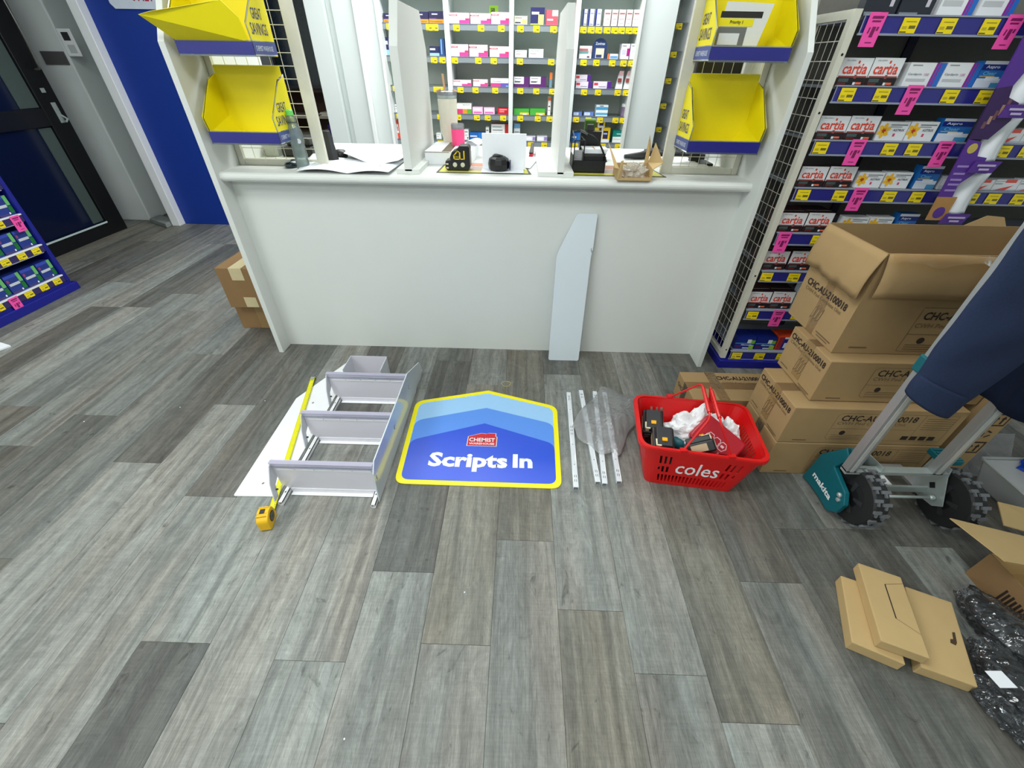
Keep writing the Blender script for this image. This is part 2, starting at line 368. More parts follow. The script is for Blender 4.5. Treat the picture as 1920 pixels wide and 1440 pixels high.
# wall switch, dark plate, sign
t = thing('wall_switch', 'white light switch plate with one black and one grey rocker on the white wall corner', 'switch', (-4.20, 4.87, 1.60))
mb = MB(); mb.box(-4.275, -4.15, 4.858, 4.87, 1.50, 1.70, M_WHITE); mb.build('plate', t, bevel=.004)
mb = MB(); mb.box(-4.245, -4.18, 4.853, 4.858, 1.615, 1.675, M_BLK2); mb.build('rocker', t, bevel=.003)['label'] = 'black rocker'
mb = MB(); mb.box(-4.238, -4.172, 4.853, 4.858, 1.525, 1.585, pm('grey_rocker', (190, 196, 198), .4)); mb.build('rocker', t, bevel=.003)
mb = MB(); mb.box(-4.54, -4.315, 4.86, 4.87, 1.435, 1.535, pm('taupe_plate', (84, 82, 84), .5)); o = mb.build('reader_plate', org=(-4.43, 4.87, 1.48), bevel=.002)
tag(o, 'dark grey rectangular plate on the white wall left of the light switch', 'wall plate')
t = thing('wall_sign', 'white rounded sign with red ONLY lettering hung on the blue wall', 'sign', (-3.33, 4.79, 1.84))
mb = MB(); mb.prism([(-3.61, 4.778, 1.87), (-3.58, 4.778, 1.835), (-3.085, 4.778, 1.835), (-3.055, 4.778, 1.87), (-3.055, 4.778, 2.15), (-3.085, 4.778, 2.18), (-3.58, 4.778, 2.18), (-3.61, 4.778, 2.15)], (0, .01, 0), pm('sign_white', (214, 222, 236), .4)); mb.build('plate', t)
mb = MB(); mb.text('ONLY', (-3.31, 4.777, 1.885), (1, 0, 0), (0, 0, 1), .095, flat((176, 30, 62)), .03, align='c', w=.21); mb.text('STAFF', (-3.31, 4.777, 2.02), (1, 0, 0), (0, 0, 1), .095, flat((176, 30, 62)), .03, align='c', w=.25); mb.build('lettering', t)

# ================================================================== SERVICE COUNTER
CNT = thing('service_counter', 'long white laminate pharmacy counter between two tall side panels', 'counter', (-.19, 2.3, 0))
mb = MB(); mb.box(-1.512, 1.14, 2.318, 2.338, 0, 1.007, M_LAM); mb.build('front_panel', CNT)
def side(xa, xb, yf):
    mb = MB(); mb.prism([(xa, yf, 0), (xa, yf, 1.555), (xa, yf + .13, 1.76), (xa, 2.98, 1.76), (xa, 2.98, 0)], (xb - xa, 0, 0), M_LAM); return mb.build('side_panel', CNT, bevel=.0015)
side(-1.540, -1.512, 2.215); side(1.140, 1.166, 2.168)
mb = MB(); mb.box(-1.512, 1.14, 3.05, 3.07, 0, 1.007, M_LAM); mb.build('rear_panel', CNT)
mb = MB()
prof = []
for k in range(9):
    a = -math.pi / 2 + math.pi * k / 8; prof.append((2.262 - .022 * math.cos(a), 1.03 + .022 * math.sin(a)))
pts = [(-1.512, y, z) for (y, z) in prof] + [(-1.512, 3.255, 1.052), (-1.512, 3.255, 1.008)]
mb.prism(pts, (2.652, 0, 0), M_LAM); o = mb.build('worktop', org=(-.19, 2.6, 1.03)); tag(o, 'white worktop with a rounded front edge lying along the counter', 'worktop')
ZC = 1.0521

# dividers standing on the worktop
def divider(xa, xb, lab, fx0, fx1):
    t = thing('counter_divider', lab, 'divider', ((xa + xb) / 2, 2.6, ZC), 'dividers standing on the worktop')
    mb = MB(); mb.prism([(xa, 2.30, ZC + .012), (xa, 2.30, 1.555), (xa, 2.40, 1.712), (xa, 2.86, 1.712), (xa, 2.96, 1.56), (xa, 2.96, ZC + .012)], (xb - xa, 0, 0), M_LAM); mb.build('board', t, bevel=.0015)
    mb = MB(); mb.box(fx0, fx1, 2.30, 2.98, ZC, ZC + .022, M_LAM); mb.build('foot', t, bevel=.001)
divider(-.590, -.552, 'tall white board divider on the worktop right of the paper drawings', -.632, -.515)
divider(.178, .212, 'tall white board divider on the worktop left of the black desk organiser', .082, .262)
# ================================================================== PRODUCT PACKS
# look: base colour, rectangles (u0,u1,v0,v1,colour) and words (text,u,v,height,width,colour,bold) printed on the front
W_ = (236, 238, 240)
LOOK = {
 'pink': ((242, 214, 222), [(0, .42, .72, .84, (176, 36, 70)), (.42, 1, .72, .95, W_), (.05, .45, .12, .6, (246, 238, 240)), (.5, 1, 0, .34, (220, 60, 140)), (.8, 1, .34, .5, (206, 44, 100))], [('Panadol', .06, .75, .07, .3, W_, .02)], 'pale pink and magenta tablet box'),
 'bluegold': ((34, 30, 74), [(0, 1, 0, .34, (226, 150, 40)), (.2, .6, .70, .80, (200, 204, 222)), (0, .5, .36, .42, (90, 70, 140))], [('Panadeine', .08, .1, .12, .8, (150, 90, 20), .02)], 'navy box with an orange lower band'),
 'pinkviolet': ((240, 240, 244), [(0, 1, 0, .42, (206, 60, 130)), (.55, 1, 0, .42, (96, 84, 180)), (.85, 1, 0, .15, (120, 180, 230))], [('Panafen', .1, .58, .14, .5, (140, 140, 150), .02)], 'white box with pink and violet lower half'),
 'rainbow': ((244, 244, 244), [(0, 1, 0, .45, (214, 56, 110)), (.4, 1, 0, .45, (206, 150, 50)), (.7, 1, 0, .45, (90, 160, 50))], [('Mersynofen', .42, .82, .09, .5, (90, 96, 92), .02)], 'white box with a pink, gold and green lower band'),
 'pinkwhite': ((242, 196, 222), [(.1, .9, .1, .3, (214, 90, 170)), (.1, .8, .5, .8, (248, 232, 242))], [], 'small pink and white box'),
 'redsmall': ((206, 22, 40), [(.15, .85, .7, .84, (244, 190, 196)), (.15, .6, .3, .6, (236, 120, 130))], [], 'small bright red box'),
 'redwhite': ((186, 36, 40), [(0, .78, 0, 1, (238, 240, 240)), (.08, .6, .8, .86, (150, 156, 158)), (.08, .65, .6, .66, (130, 134, 138)), (.08, .35, .15, .5, (214, 218, 218)), (.42, .68, .15, .5, (214, 218, 218))], [], 'white box with a red right edge'),
 'bluetab': ((26, 100, 184), [(.02, .5, .42, .6, (220, 232, 246)), (.6, 1, 0, 1, (36, 120, 206))], [], 'bright blue low box'),
 'whitesm': ((236, 238, 238), [(.1, .8, .72, .82, (120, 126, 130)), (.1, .7, .4, .5, (190, 194, 196)), (.6, .9, .1, .25, (100, 104, 110))], [], 'small plain white box'),
 'whitewide': ((238, 240, 240), [(.1, .75, .75, .84, (170, 176, 176)), (.1, .5, .4, .5, (206, 150, 160)), (.05, .95, .05, .1, (170, 206, 216))], [], 'white box with faint grey print'),
 'navystripe': ((30, 34, 84), [(.05, .6, .6, .8, (214, 216, 226)), (0, 1, 0, .3, (150, 190, 226))], [], 'navy box with a pale blue foot'),
 'tallblue': ((36, 78, 140), [(.3, .5, .1, .95, (150, 190, 220))], [], 'tall mid blue box'),
 'cream': ((224, 222, 196), [(.05, .5, .15, .3, (50, 50, 70)), (.6, .95, .1, .6, (190, 186, 110)), (.08, .6, .75, .82, (120, 120, 100))], [], 'cream box with a ginger root picture'),
 'navyginger': ((36, 36, 92), [(.55, .95, 0, .6, (200, 200, 120)), (.08, .6, .6, .75, (226, 228, 240)), (0, .6, 0, .08, (170, 190, 40))], [], 'navy box with a yellow ginger picture'),
 'coral': ((232, 84, 100), [(.5, 1, .6, 1, (246, 206, 196)), (.08, .6, .3, .42, (250, 190, 196))], [], 'coral red box with a pale corner'),
 'coraltall': ((236, 150, 150), [(0, 1, 0, .45, (228, 84, 92)), (.2, .6, .82, .88, (190, 60, 80)), (.25, .6, .5, .66, (120, 60, 100))], [], 'tall coral box'),
 'whitenavy': ((222, 226, 234), [(0, .28, 0, 1, (26, 36, 130)), (.36, .9, .7, .78, (150, 160, 176)), (.36, .9, .08, .12, (60, 70, 110))], [], 'tall white box with a navy left side'),
 'blush': ((236, 226, 222), [(.1, .9, .72, .8, (176, 96, 100)), (.15, .85, .4, .46, (200, 180, 180)), (.15, .8, .15, .2, (200, 190, 190))], [], 'tall blush white box with a red line of print'),
 'tealstripe': ((240, 240, 240), [(0, .75, .38, .62, (110, 160, 160)), (0, .7, .62, .78, (206, 96, 104)), (.65, .85, .06, .2, (90, 70, 80)), (.8, 1, .4, .8, (240, 190, 190))], [], 'white box with red and teal bands'),
 'orangeend': ((238, 238, 240), [(0, .2, 0, 1, (240, 110, 50)), (.25, .95, .1, .6, (110, 160, 214))], [], 'small white and blue box with an orange end'),
 'magentaside': ((238, 236, 244), [(.7, 1, .2, .7, (176, 20, 130)), (.1, .6, .3, .62, (206, 204, 224)), (.1, .6, .82, .88, (150, 140, 170))], [], 'tall white box with a magenta side flash'),
 'purpleend': ((232, 222, 236), [(.76, 1, 0, 1, (84, 36, 140)), (.02, .25, .45, .8, (216, 60, 70)), (.3, .7, .2, .3, (150, 140, 170))], [], 'lilac box with a purple end'),
 'purplewave': ((88, 30, 104), [(0, .66, .3, 1, (238, 238, 240)), (.06, .5, .78, .84, (130, 120, 140)), (.06, .4, .44, .56, (100, 96, 106))], [('Dulcolax', .06, .5, .12, .45, (90, 90, 100), .02)], 'white box with a purple swoosh'),
 'orangetub': ((110, 140, 160), [(0, 1, .55, 1, (226, 120, 50))], [], 'slim grey and orange box'),
 'slimwhiteorange': ((240, 238, 236), [(0, 1, .8, 1, (240, 110, 40)), (.15, .8, .45, .52, (110, 60, 60)), (.15, .8, .25, .3, (200, 170, 150))], [], 'tall white box with an orange top'),
 'green': ((70, 170, 60), [(.4, 1, 0, .35, (240, 200, 50)), (.6, .85, 0, .16, (240, 240, 240))], [], 'bright green low box with a yellow flash'),
 'bluecap': ((230, 232, 234), [(0, 1, .75, 1, (110, 170, 220)), (.1, .9, .5, .56, (110, 120, 130)), (.1, .9, .38, .42, (150, 160, 166))], [], 'white box with a light blue top band'),
 'lilaclow': ((226, 222, 234), [(.05, .6, .2, .8, (244, 244, 246)), (.7, 1, .1, .9, (150, 130, 190))], [], 'low white and lilac box'),
 'oval': ((100, 130, 200), [(.05, .62, .15, .85, (230, 236, 244)), (.15, .5, .35, .65, (190, 206, 230))], [], 'low blue box with an oval white label'),
 'skywave': ((236, 242, 246), [(0, 1, .56, .82, (80, 160, 206)), (0, 1, .1, .3, (90, 170, 214)), (.3, .6, .86, .94, (60, 110, 160))], [], 'white box with sky blue waves'),
 'yellowedge': ((246, 204, 30), [(0, .16, 0, 1, (232, 232, 234)), (.2, .78, .25, .8, (40, 42, 90)), (.25, .7, .55, .65, (200, 204, 220)), (0, 1, 0, .2, (232, 234, 238))], [], 'yellow and navy supplement box'),
 'teal': ((0, 132, 124), [(0, 1, 0, .48, (232, 234, 234)), (.3, .8, .68, .76, (190, 226, 222)), (.05, .8, .25, .3, (190, 196, 196))], [], 'teal topped white box'),
 'redswirl': ((226, 76, 50), [(.35, .75, .3, .8, (240, 240, 240)), (.45, .62, .42, .66, (120, 50, 40))], [], 'orange red box with a white swirl'),
 'cartia': ((66, 40, 42), [(0, 1, .30, 1, W_), (.03, .98, .30, .36, (150, 70, 66)), (.02, .98, 0, .30, (28, 24, 26)), (.08, .42, .13, .26, (70, 88, 86)), (.08, .36, .03, .11, (110, 34, 34)), (.56, .64, .26, .40, (150, 70, 66)), (.60, .68, .03, .13, (236, 236, 236)), (.69, .88, .05, .13, (238, 110, 80)), (.52, .58, .80, .90, (228, 70, 50))], [('cartia', .10, .42, .38, .80, (228, 66, 46), .018), ('100% ASPIRIN', .12, .88, .05, .3, (120, 120, 124), 0)], 'white box with bold red lettering over a black band'),
 'cardi': (W_, [(.72, .86, 0, 1, (150, 40, 140)), (.78, .82, 0, 1, (80, 90, 200)), (.86, 1, 0, 1, (40, 110, 200)), (.08, .35, .86, .91, (150, 152, 156)), (.06, .6, .22, .34, (196, 198, 200))], [('Cardiprin', .05, .46, .11, .38, (120, 122, 128), .01), ('100', .5, .46, .11, .13, (190, 110, 160), 0)], 'white box with purple and blue side stripes'),
 'astrix': (W_, [(.36, .95, .80, .86, (120, 124, 130)), (.36, .78, .70, .75, (150, 154, 158)), (.56, .64, .22, .38, (214, 60, 100))], [('ASTRIX', .5, .5, .13, .4, (70, 76, 96), .015)], 'white box with a yellow flower and red heart'),
 'astrixtall': ((214, 226, 240), [(0, 1, .82, .86, (150, 154, 170))], [('ASTRIX', .12, .68, .1, .7, (50, 56, 80), .015)], 'upright pale blue box with a yellow flower'),
 'aspro': ((30, 110, 190), [(0, 1, .88, 1, (226, 230, 234)), (0, 1, .66, .88, (8, 34, 130)), (0, 1, 0, .36, (220, 228, 240)), (.3, .8, .28, .42, (236, 240, 246)), (.6, 1, 0, .2, (70, 150, 200)), (.05, .6, .42, .46, (206, 180, 110))], [('Aspro', .12, .70, .14, .5, (226, 232, 246), .02), ('Clear', .12, .48, .14, .5, (110, 190, 240), .02)], 'blue and white effervescent tablet box'),
 'blackgrey': ((40, 44, 54), [(.3, .7, .75, .9, (160, 190, 186)), (.75, .86, .2, .45, (206, 200, 210)), (.05, .6, .03, .08, (130, 140, 150))], [], 'charcoal box with a pale logo dot'),
 'redcorner': (W_, [(.4, .85, .72, 1, (232, 90, 80)), (0, .32, .55, .7, (180, 184, 188)), (0, .4, .82, .88, (170, 174, 178)), (0, 1, 0, .14, (206, 212, 222))], [], 'white box with a red tab and red triangle'),
 'greywhite': ((206, 208, 214), [(.1, .9, .3, .8, (232, 234, 238))], [], 'pale grey and white box'),
 'allergy': ((20, 40, 130), [(0, 1, .44, .5, (70, 170, 200)), (.45, .85, .04, .12, (226, 232, 240)), (.75, 1, 0, .34, (150, 190, 60)), (.6, .8, .5, .8, (226, 232, 226)), (.8, 1, .5, .74, (120, 180, 50)), (.05, .3, .1, .3, (90, 30, 90))], [('Allersoothe', .3, .30, .13, .6, (206, 216, 240), .03)], 'deep blue box with green and white leaves'),
 'orangered': ((240, 80, 40), [(0, .2, 0, 1, (150, 40, 50)), (.2, .62, 0, 1, (30, 30, 130)), (.28, .55, .15, .55, (220, 224, 236)), (.22, .4, .86, 1, (226, 230, 236))], [], 'orange red box with a blue shield'),
 'antihist': ((34, 56, 140), [(0, .78, .84, 1, (60, 80, 190)), (.1, .75, .42, .56, (206, 212, 216)), (.78, 1, .5, 1, (110, 190, 110)), (.75, 1, .1, .45, (20, 110, 50)), (0, .6, 0, .12, (70, 60, 120)), (.62, .7, .06, .16, (240, 246, 250)), (.05, .18, .62, .78, (150, 70, 120))], [], 'blue and green allergy tablet box'),
 'redblue': ((60, 80, 190), [(.4, 1, .3, 1, (170, 24, 56)), (.6, 1, .3, .5, (246, 200, 190))], [], 'blue and red box'),
}
PACK = {}
def pack_mesh(look):
    base, rects, words, _ = LOOK[look]
    mb = MB(); mb.box(0, 1, 0, 1, 0, 1, flat(base, .4))
    for i, (a, b, c, d, col) in enumerate(rects): 
        y = -.004 - .0015 * i
        mb.poly([(a, y, c), (b, y, c), (b, y, d), (a, y, d)], flat(col, .4))
    for (tx, u, v, h, wd, col, bo) in words: mb.text(tx, (u, -.03, v), (1, 0, 0), (0, 0, 1), h, flat(col, .4), bo, w=wd)
    if look in ('astrix', 'astrixtall'):
        cx, cz, s = (.18, .52, 1.0) if look == 'astrix' else (.45, .36, 1.3)
        for k in range(6):
            a = k * math.pi / 3 + .4; ca, sa = math.cos(a), math.sin(a)
            pts = [(cx + s * (ca * r_ - sa * q) * .2, -.022, cz + s * (sa * r_ + ca * q) * .36) for r_, q in ((.1, -.16), (.7, -.34), (1.1, -.18), (1.15, .15), (.7, .34), (.1, .16))]
            mb.poly(pts, flat((246, 190, 40), .4))
        mb.poly([(cx - .06, -.03, cz + .02), (cx, -.03, cz - .09), (cx + .07, -.03, cz + .05), (cx + .03, -.03, cz + .1), (cx, -.03, cz + .06), (cx - .04, -.03, cz + .09)], flat((214, 40, 30), .4))
    if look == 'redcorner': mb.poly([(.1, -.03, .05), (.55, -.03, .05), (.8, -.03, .5)], flat((232, 84, 70), .4))
    return mb
def pack(look, x, y, z, wd, h, d, label, group=None, rz=0):
    if look not in PACK:
        o = pack_mesh(look).build('medicine_box'); PACK[look] = o
    else:
        o = PACK[look].copy(); COL.objects.link(o)
    o.location = (x, y, z); o.scale = (wd, d, h); o.rotation_euler = (0, 0, rz)
    for k in ('group', 'kind'):
        if k in o: del o[k]
    return tag(o, label, 'medicine box', group)

# ================================================================== DISPENSARY BAYS BEHIND THE COUNTER
YD = 4.80; ROWS = [1.777, 1.55, 1.33, 1.11, .888]
M_GSHELF = clearmat('glass_shelf', (214, 224, 222), .8, rough=.12, spec_w=.2)
M_GLIP = pm('grey_glass_lip', (96, 102, 118), .25, var=.05, nscale=5)
M_STRIP = clearmat('ticket_holder', (205, 215, 222), .45, rough=.2)
def price_tag(x, y, z, parent, w=.05, h=.042, ax=(1, 0, 0), n=(0, -1, 0)):
    key = ('ptag', round(w, 3), round(h, 3), ax)
    if key not in PACK:
        m = MB(); A = Vector(ax); U = Vector((0, 0, 1)); N = Vector(n)
        def q(u0, u1, v0, v1, off, mat):
            m.poly([tuple(A * u + U * v + N * off) for u, v in ((u0, v0), (u1, v0), (u1, v1), (u0, v1))], mat)
        m.prism([tuple(A * u + U * v) for u, v in ((0, 0), (w, 0), (w, h), (0, h))], N * .0008, M_TAGY)
        q(.02 * w, .45 * w, .04 * h, .12 * h, .0012, flat((90, 84, 40)))
        q(.5 * w, .9 * w, .3 * h, .5 * h, .0012, flat((120, 106, 30)))
        q(.1 * w, .38 * w, .28 * h, .46 * h, .0012, flat((200, 178, 40)))
        q(.2 * w, .85 * w, .72 * h, .78 * h, .0012, flat((170, 150, 40)))
        o = m.build('price_tag', parent, org=(0, 0, 0)); PACK[key] = o
    else: o = PACK[key].copy(); COL.objects.link(o); o.parent = parent
    o.location = Vector((x, y, z)) - Vector(parent['_o'])
    if '_o' in o: del o['_o']
    return o
BAYS = [  # x0, x1, name, tag pixel starts per row
 (-1.262, -.712, 'left bay', [[725, 799, 810], [732, 808, 824], [737, 813, 824], [744, 820], [821, 832]]),
 (-.668, -.142, 'middle left bay', [[850, 896, 934], [847, 891, 920], [858, 886, 923], [854, 889, 909, 938], [890, 932]]),
 (-.102, .432, 'centre bay', [[970, 1000, 1032, 1067], [969, 1028, 1063], [970, 1000, 1030, 1060], [970, 1003, 1025, 1057], [990, 1015, 1052]]),
 (.472, .985, 'right bay', [[1088, 1103, 1117, 1133, 1147, 1160, 1174, 1187], [1089, 1113, 1143, 1164, 1179], [1090, 1116, 1153, 1169], [1075, 1098, 1120, 1149, 1163], [1073, 1125, 1153]])]
UN = thing('dispensary_shelving', 'wall of white framed grey shelves full of medicine boxes behind the counter', 'shelving', (-.14, 4.8, 0))
for (xa, xb) in ((-.712, -.668), (-.142, -.102), (.432, .472)):
    mb = MB(); mb.box(xa, xb, 4.77, 5.14, 0, 2.4, M_WALL); mb.build('upright', UN, bevel=.002)
mb = MB(); mb.box(.985, 1.012, 4.76, 5.14, 0, 2.4, M_LAM); mb.build('upright', UN, bevel=.002)
mb = MB(); mb.box(-1.262, 1.0, 5.14, 5.16, 0, 2.4, M_GREYB); mb.build('back_panel', UN)
mb = MB(); mb.box(-1.262, 1.0, 4.82, 5.14, 0, .60, M_WALL); mb.build('base_cabinet', UN)
for (x0, x1, nm, tags) in BAYS:
    for r, z in enumerate(ROWS + [2.0]):
        s = MB(); s.box(x0, x1, YD, 5.138, z - .008, z, M_GSHELF); s.box(x0, x1, YD - .003, YD - .001, z - .046, z, M_STRIP); s.box(x0, x1, YD - .004, YD - .0005, z - .009, z - .001, M_GLIP)
        so = s.build('shelf', UN)
        if r < 5:
            for px in tags[r]:
                xx = dp(px, [51, 110, 167, 219, 271][r], YD).x
                if xx + .062 < x1 + .03 and xx > x0 - .02: price_tag(max(xx, x0 + .002), YD - .005, z - .052, so, .056, .044)
# green shelf flag
mb = MB(); mb.box(dp(917, 18, 4.9).x, dp(934, 18, 4.9).x, 4.9, 4.902, 1.845, 1.905, flat((140, 190, 40))); mb.text('$8', (dp(920, 18, 4.9).x, 4.899, 1.858), (1, 0, 0), (0, 0, 1), .032, flat((40, 60, 20)), .03); mb.box(-.31, -.295, 4.9, 4.902, 1.777, 1.85, flat((140, 190, 40)))
tag(mb.build('shelf_flag', org=(-.3, 4.9, 1.777)), 'lime green price flag standing on the shelf above the pink boxes', 'price flag')
# row, px0, px1, top px, look, depth
PR = [(0, 720, 748, 25, 'bluegold'), (0, 748, 778, 25, 'bluegold'), (0, 778, 805, 22, 'bluegold'), (0, 805, 833, 21, 'bluegold'),
 (0, 842, 881, 24, 'pink'), (0, 882, 921, 25, 'pink'), (0, 921, 955, 23, 'pink'),
 (0, 964, 989, 30, 'cream'), (0, 994, 1021, 14, 'navyginger'), (0, 1023, 1046, 19, 'coral'), (0, 1067, 1080, 5, 'coraltall'),
 (0, 1091, 1100, 17, 'whitenavy'), (0, 1101, 1113, 17, 'whitenavy'), (0, 1114, 1126, 17, 'whitenavy'),
 (0, 1131, 1144, 18, 'blush'), (0, 1145, 1157, 18, 'blush'), (0, 1158, 1171, 18, 'blush'), (0, 1172, 1184, 18, 'blush'), (0, 1185, 1199, 18, 'blush'),
 (1, 724, 735, 70, 'navystripe'), (1, 806, 825, 87, 'navystripe'), (1, 825, 835, 72, 'tallblue'),
 (1, 845, 879, 83, 'pink'), (1, 880, 915, 84, 'pink'), (1, 918, 955, 87, 'pink'),
 (1, 965, 988, 94, 'whitewide'), (1, 991, 1019, 92, 'whitewide'), (1, 1066, 1075, 93, 'green'),
 (1, 1085, 1109, 86, 'tealstripe'), (1, 1139, 1159, 101, 'orangeend'), (1, 1163, 1179, 82, 'magentaside'), (1, 1180, 1195, 82, 'magentaside'),
 (2, 738, 744, 155, 'green'), (2, 849, 884, 150, 'pink'), (2, 887, 915, 149, 'pink'), (2, 920, 954, 147, 'pinkviolet'),
 (2, 963, 992, 144, 'purplewave'), (2, 993, 1024, 144, 'purplewave'), (2, 1029, 1035, 136, 'orangetub'), (2, 1060, 1066, 137, 'orangetub'),
 (2, 1079, 1110, 153, 'purpleend'), (2, 1112, 1146, 153, 'purpleend'),
 (3, 742, 749, 196, 'whitesm'), (3, 857, 885, 194, 'rainbow'), (3, 886, 906, 201, 'pinkwhite'), (3, 907, 928, 202, 'pinkwhite'), (3, 933, 954, 203, 'redsmall'),
 (3, 963, 992, 204, 'green'), (3, 993, 1022, 204, 'green'), (3, 1026, 1032, 182, 'slimwhiteorange'), (3, 1056, 1066, 185, 'slimwhiteorange'),
 (3, 1074, 1091, 210, 'oval'), (3, 1094, 1113, 210, 'oval'), (3, 1116, 1139, 197, 'skywave'),
 (4, 745, 753, 226, 'redswirl'), (4, 819, 829, 250, 'whitewide'), (4, 871, 880, 243, 'whitesm'), (4, 881, 909, 249, 'bluetab'), (4, 911, 918, 239, 'whitesm'), (4, 921, 954, 233, 'redwhite'),
 (4, 963, 975, 233, 'bluecap'), (4, 986, 1004, 256, 'lilaclow'), (4, 1006, 1026, 256, 'lilaclow'), (4, 1050, 1060, 256, 'green'),
 (4, 1070, 1090, 249, 'bluetab'), (4, 1107, 1121, 240, 'yellowedge'), (4, 1125, 1142, 240, 'yellowedge'), (4, 1147, 1170, 245, 'teal')]
cnt = {}
for (r, a, b, ty, lk) in PR:
    cnt.setdefault((r, lk), []).append(a)
seen = {}
RN = ['top row', 'second row', 'third row', 'fourth row', 'lowest row']
def bayname(x):
    for (x0, x1, nm, t) in BAYS:
        if x < x1 + .03: return nm
    return 'right bay'
for (r, a, b, ty, lk) in PR:
    py = [47, 107, 164, 217, 267][r]
    xa, xb = dp(a, py, YD + .03).x, dp(b, py, YD + .03).x; zt = dp((a + b) / 2, ty, YD + .03).z
    n = seen.get((r, lk), 0); seen[(r, lk)] = n + 1; tot = len(cnt[(r, lk)])
    lab = LOOK[lk][3] + (', %s from left,' % ORD[n] if tot > 1 else '') + ' dispensary ' + RN[r]
    if tot == 1: lab = LOOK[lk][3] + ', dispensary ' + RN[r] + ', ' + bayname((xa + xb) / 2)
    pack(lk, xa + .002, YD + .03, ROWS[r] + .0006, xb - xa - .005, max(.02, zt - ROWS[r]), .12, lab, 'medicine boxes on the dispensary shelves')
# arched blue card pack, two squeeze bottles, jar, packs stacked over others
t = thing('arched_pack', 'dark blue arch topped card pack on dispensary second shelf down', 'medicine pack', (.62, YD + .03, ROWS[1]))
xc, zr = dp(1123, 107, 4.83).x, ROWS[1]
hw = .062; pts = [(xc - hw, 4.83, zr)] + [(xc - hw * math.cos(math.pi * k / 10), 4.83, zr + .09 + .055 * math.sin(math.pi * k / 10)) for k in range(11)] + [(xc + hw, 4.83, zr)]
m = MB(); m.prism(pts, (0, .03, 0), flat((36, 56, 110))); m.build('card', t)
m = MB(); m.box(xc - .035, xc + .04, 4.822, 4.83, zr + .005, zr + .075, flat((220, 214, 190))); m.box(xc - .03, xc + .02, 4.82, 4.822, zr + .01, zr + .03, flat((44, 60, 110))); m.text('Zovirax', (xc, 4.828, zr + .098), (1, 0, 0), (0, 0, 1), .02, flat((200, 210, 230)), .03, align='c'); m.build('label', t)
for k, (a, b) in enumerate(((1154, 1168), (1169, 1183))):
    x0, x1 = dp(a, 160, 4.85).x, dp(b, 160, 4.85).x; z = ROWS[2]; xm = (x0 + x1) / 2 - .003; hw = (x1 - x0) / 2 - .004
    t = thing('squeeze_bottle', 'white tapered squeeze bottle with pink cap, %s of the pair on the dispensary shelf' % ('left' if k == 0 else 'right'), 'bottle', (xm, 4.86, z), 'pair of squeeze bottles')
    m = MB(); m.hexa([(xm - hw, 4.84, z), (xm + hw, 4.84, z), (xm + hw, 4.88, z), (xm - hw, 4.88, z)], [(xm - hw * .5, 4.85, z + .1), (xm + hw, 4.85, z + .1), (xm + hw, 4.87, z + .1), (xm - hw * .5, 4.87, z + .1)], flat((232, 232, 238))); m.box(xm - hw * .6, xm + hw * .5, 4.835, 4.84, z + .05, z + .08, flat((150, 60, 60))); m.build('body', t)
    m = MB(); m.hexa([(xm - hw * .5, 4.85, z + .1), (xm + hw, 4.85, z + .1), (xm + hw, 4.87, z + .1), (xm - hw * .5, 4.87, z + .1)], [(xm - hw * .2, 4.853, z + .135), (xm + hw, 4.853, z + .135), (xm + hw, 4.867, z + .135), (xm - hw * .2, 4.867, z + .135)], flat((240, 190, 196))); m.build('cap', t)
xj = dp(1170, 215, 4.87).x; z = ROWS[3]
t = thing('pill_jar', 'round jar with white lid and purple label on dispensary fourth shelf down', 'jar', (xj, 4.87, z))
m = MB(); m.lathe([(.034, 0), (.036, .005), (.036, .07), (.03, .078)], (xj, 4.87, z), flat((120, 100, 130)), 16); m.build('body', t, smooth=False)
m = MB(); m.lathe([(.034, .078), (.034, .1), (.03, .103)], (xj, 4.87, z), M_WHITE, 16); m.build('lid', t)
def over(lk, a, b, ty, r, zb, lab, y=YD + .03):
    xa, xb = dp(a, 100, y).x, dp(b, 100, y).x
    pack(lk, xa, y, zb, xb - xa, .05, .12, lab, 'medicine boxes on the dispensary shelves')
x0 = dp(1079, 153, 4.83).x; pack('purpleend', x0, 4.83, ROWS[2] + .0525, .14, .05, .12, 'lilac box with a purple end stacked on top of the left one', 'medicine boxes on the dispensary shelves')
x0 = dp(1121, 235, 4.83).x; pack('yellowedge', x0, 4.83, ROWS[4] + .125, .07, .075, .1, 'yellow and navy supplement box stacked above the other two', 'medicine boxes on the dispensary shelves')
# white end panel and side shelf unit at the right of the dispensary
mb = MB(); mb.box(1.013, 1.305, 4.80, 4.84, 0, 2.5, M_WALL); struct(mb, 'wall_panel')
t = thing('side_shelving', 'narrow grey shelving seen edge on between white end panel and right mesh', 'shelving', (1.5, 5.0, 0))
mb = MB(); mb.box(1.31, 2.4, 5.30, 5.32, 0, 2.3, M_GREYB); mb.build('back_panel', t)
for k in range(8):
    z = .62 + .2 * k; mb = MB(); mb.box(1.32, 2.4, 4.98, 5.3, z - .008, z, M_GSHELF); so = mb.build('shelf', t)
    price_tag(1.36, 4.974, z - .05, so, .056, .044)
mb = MB(); mb.box(1.47, 1.50, 4.86, 5.30, 0, 2.3, M_WHITE); mb.build('upright', t)
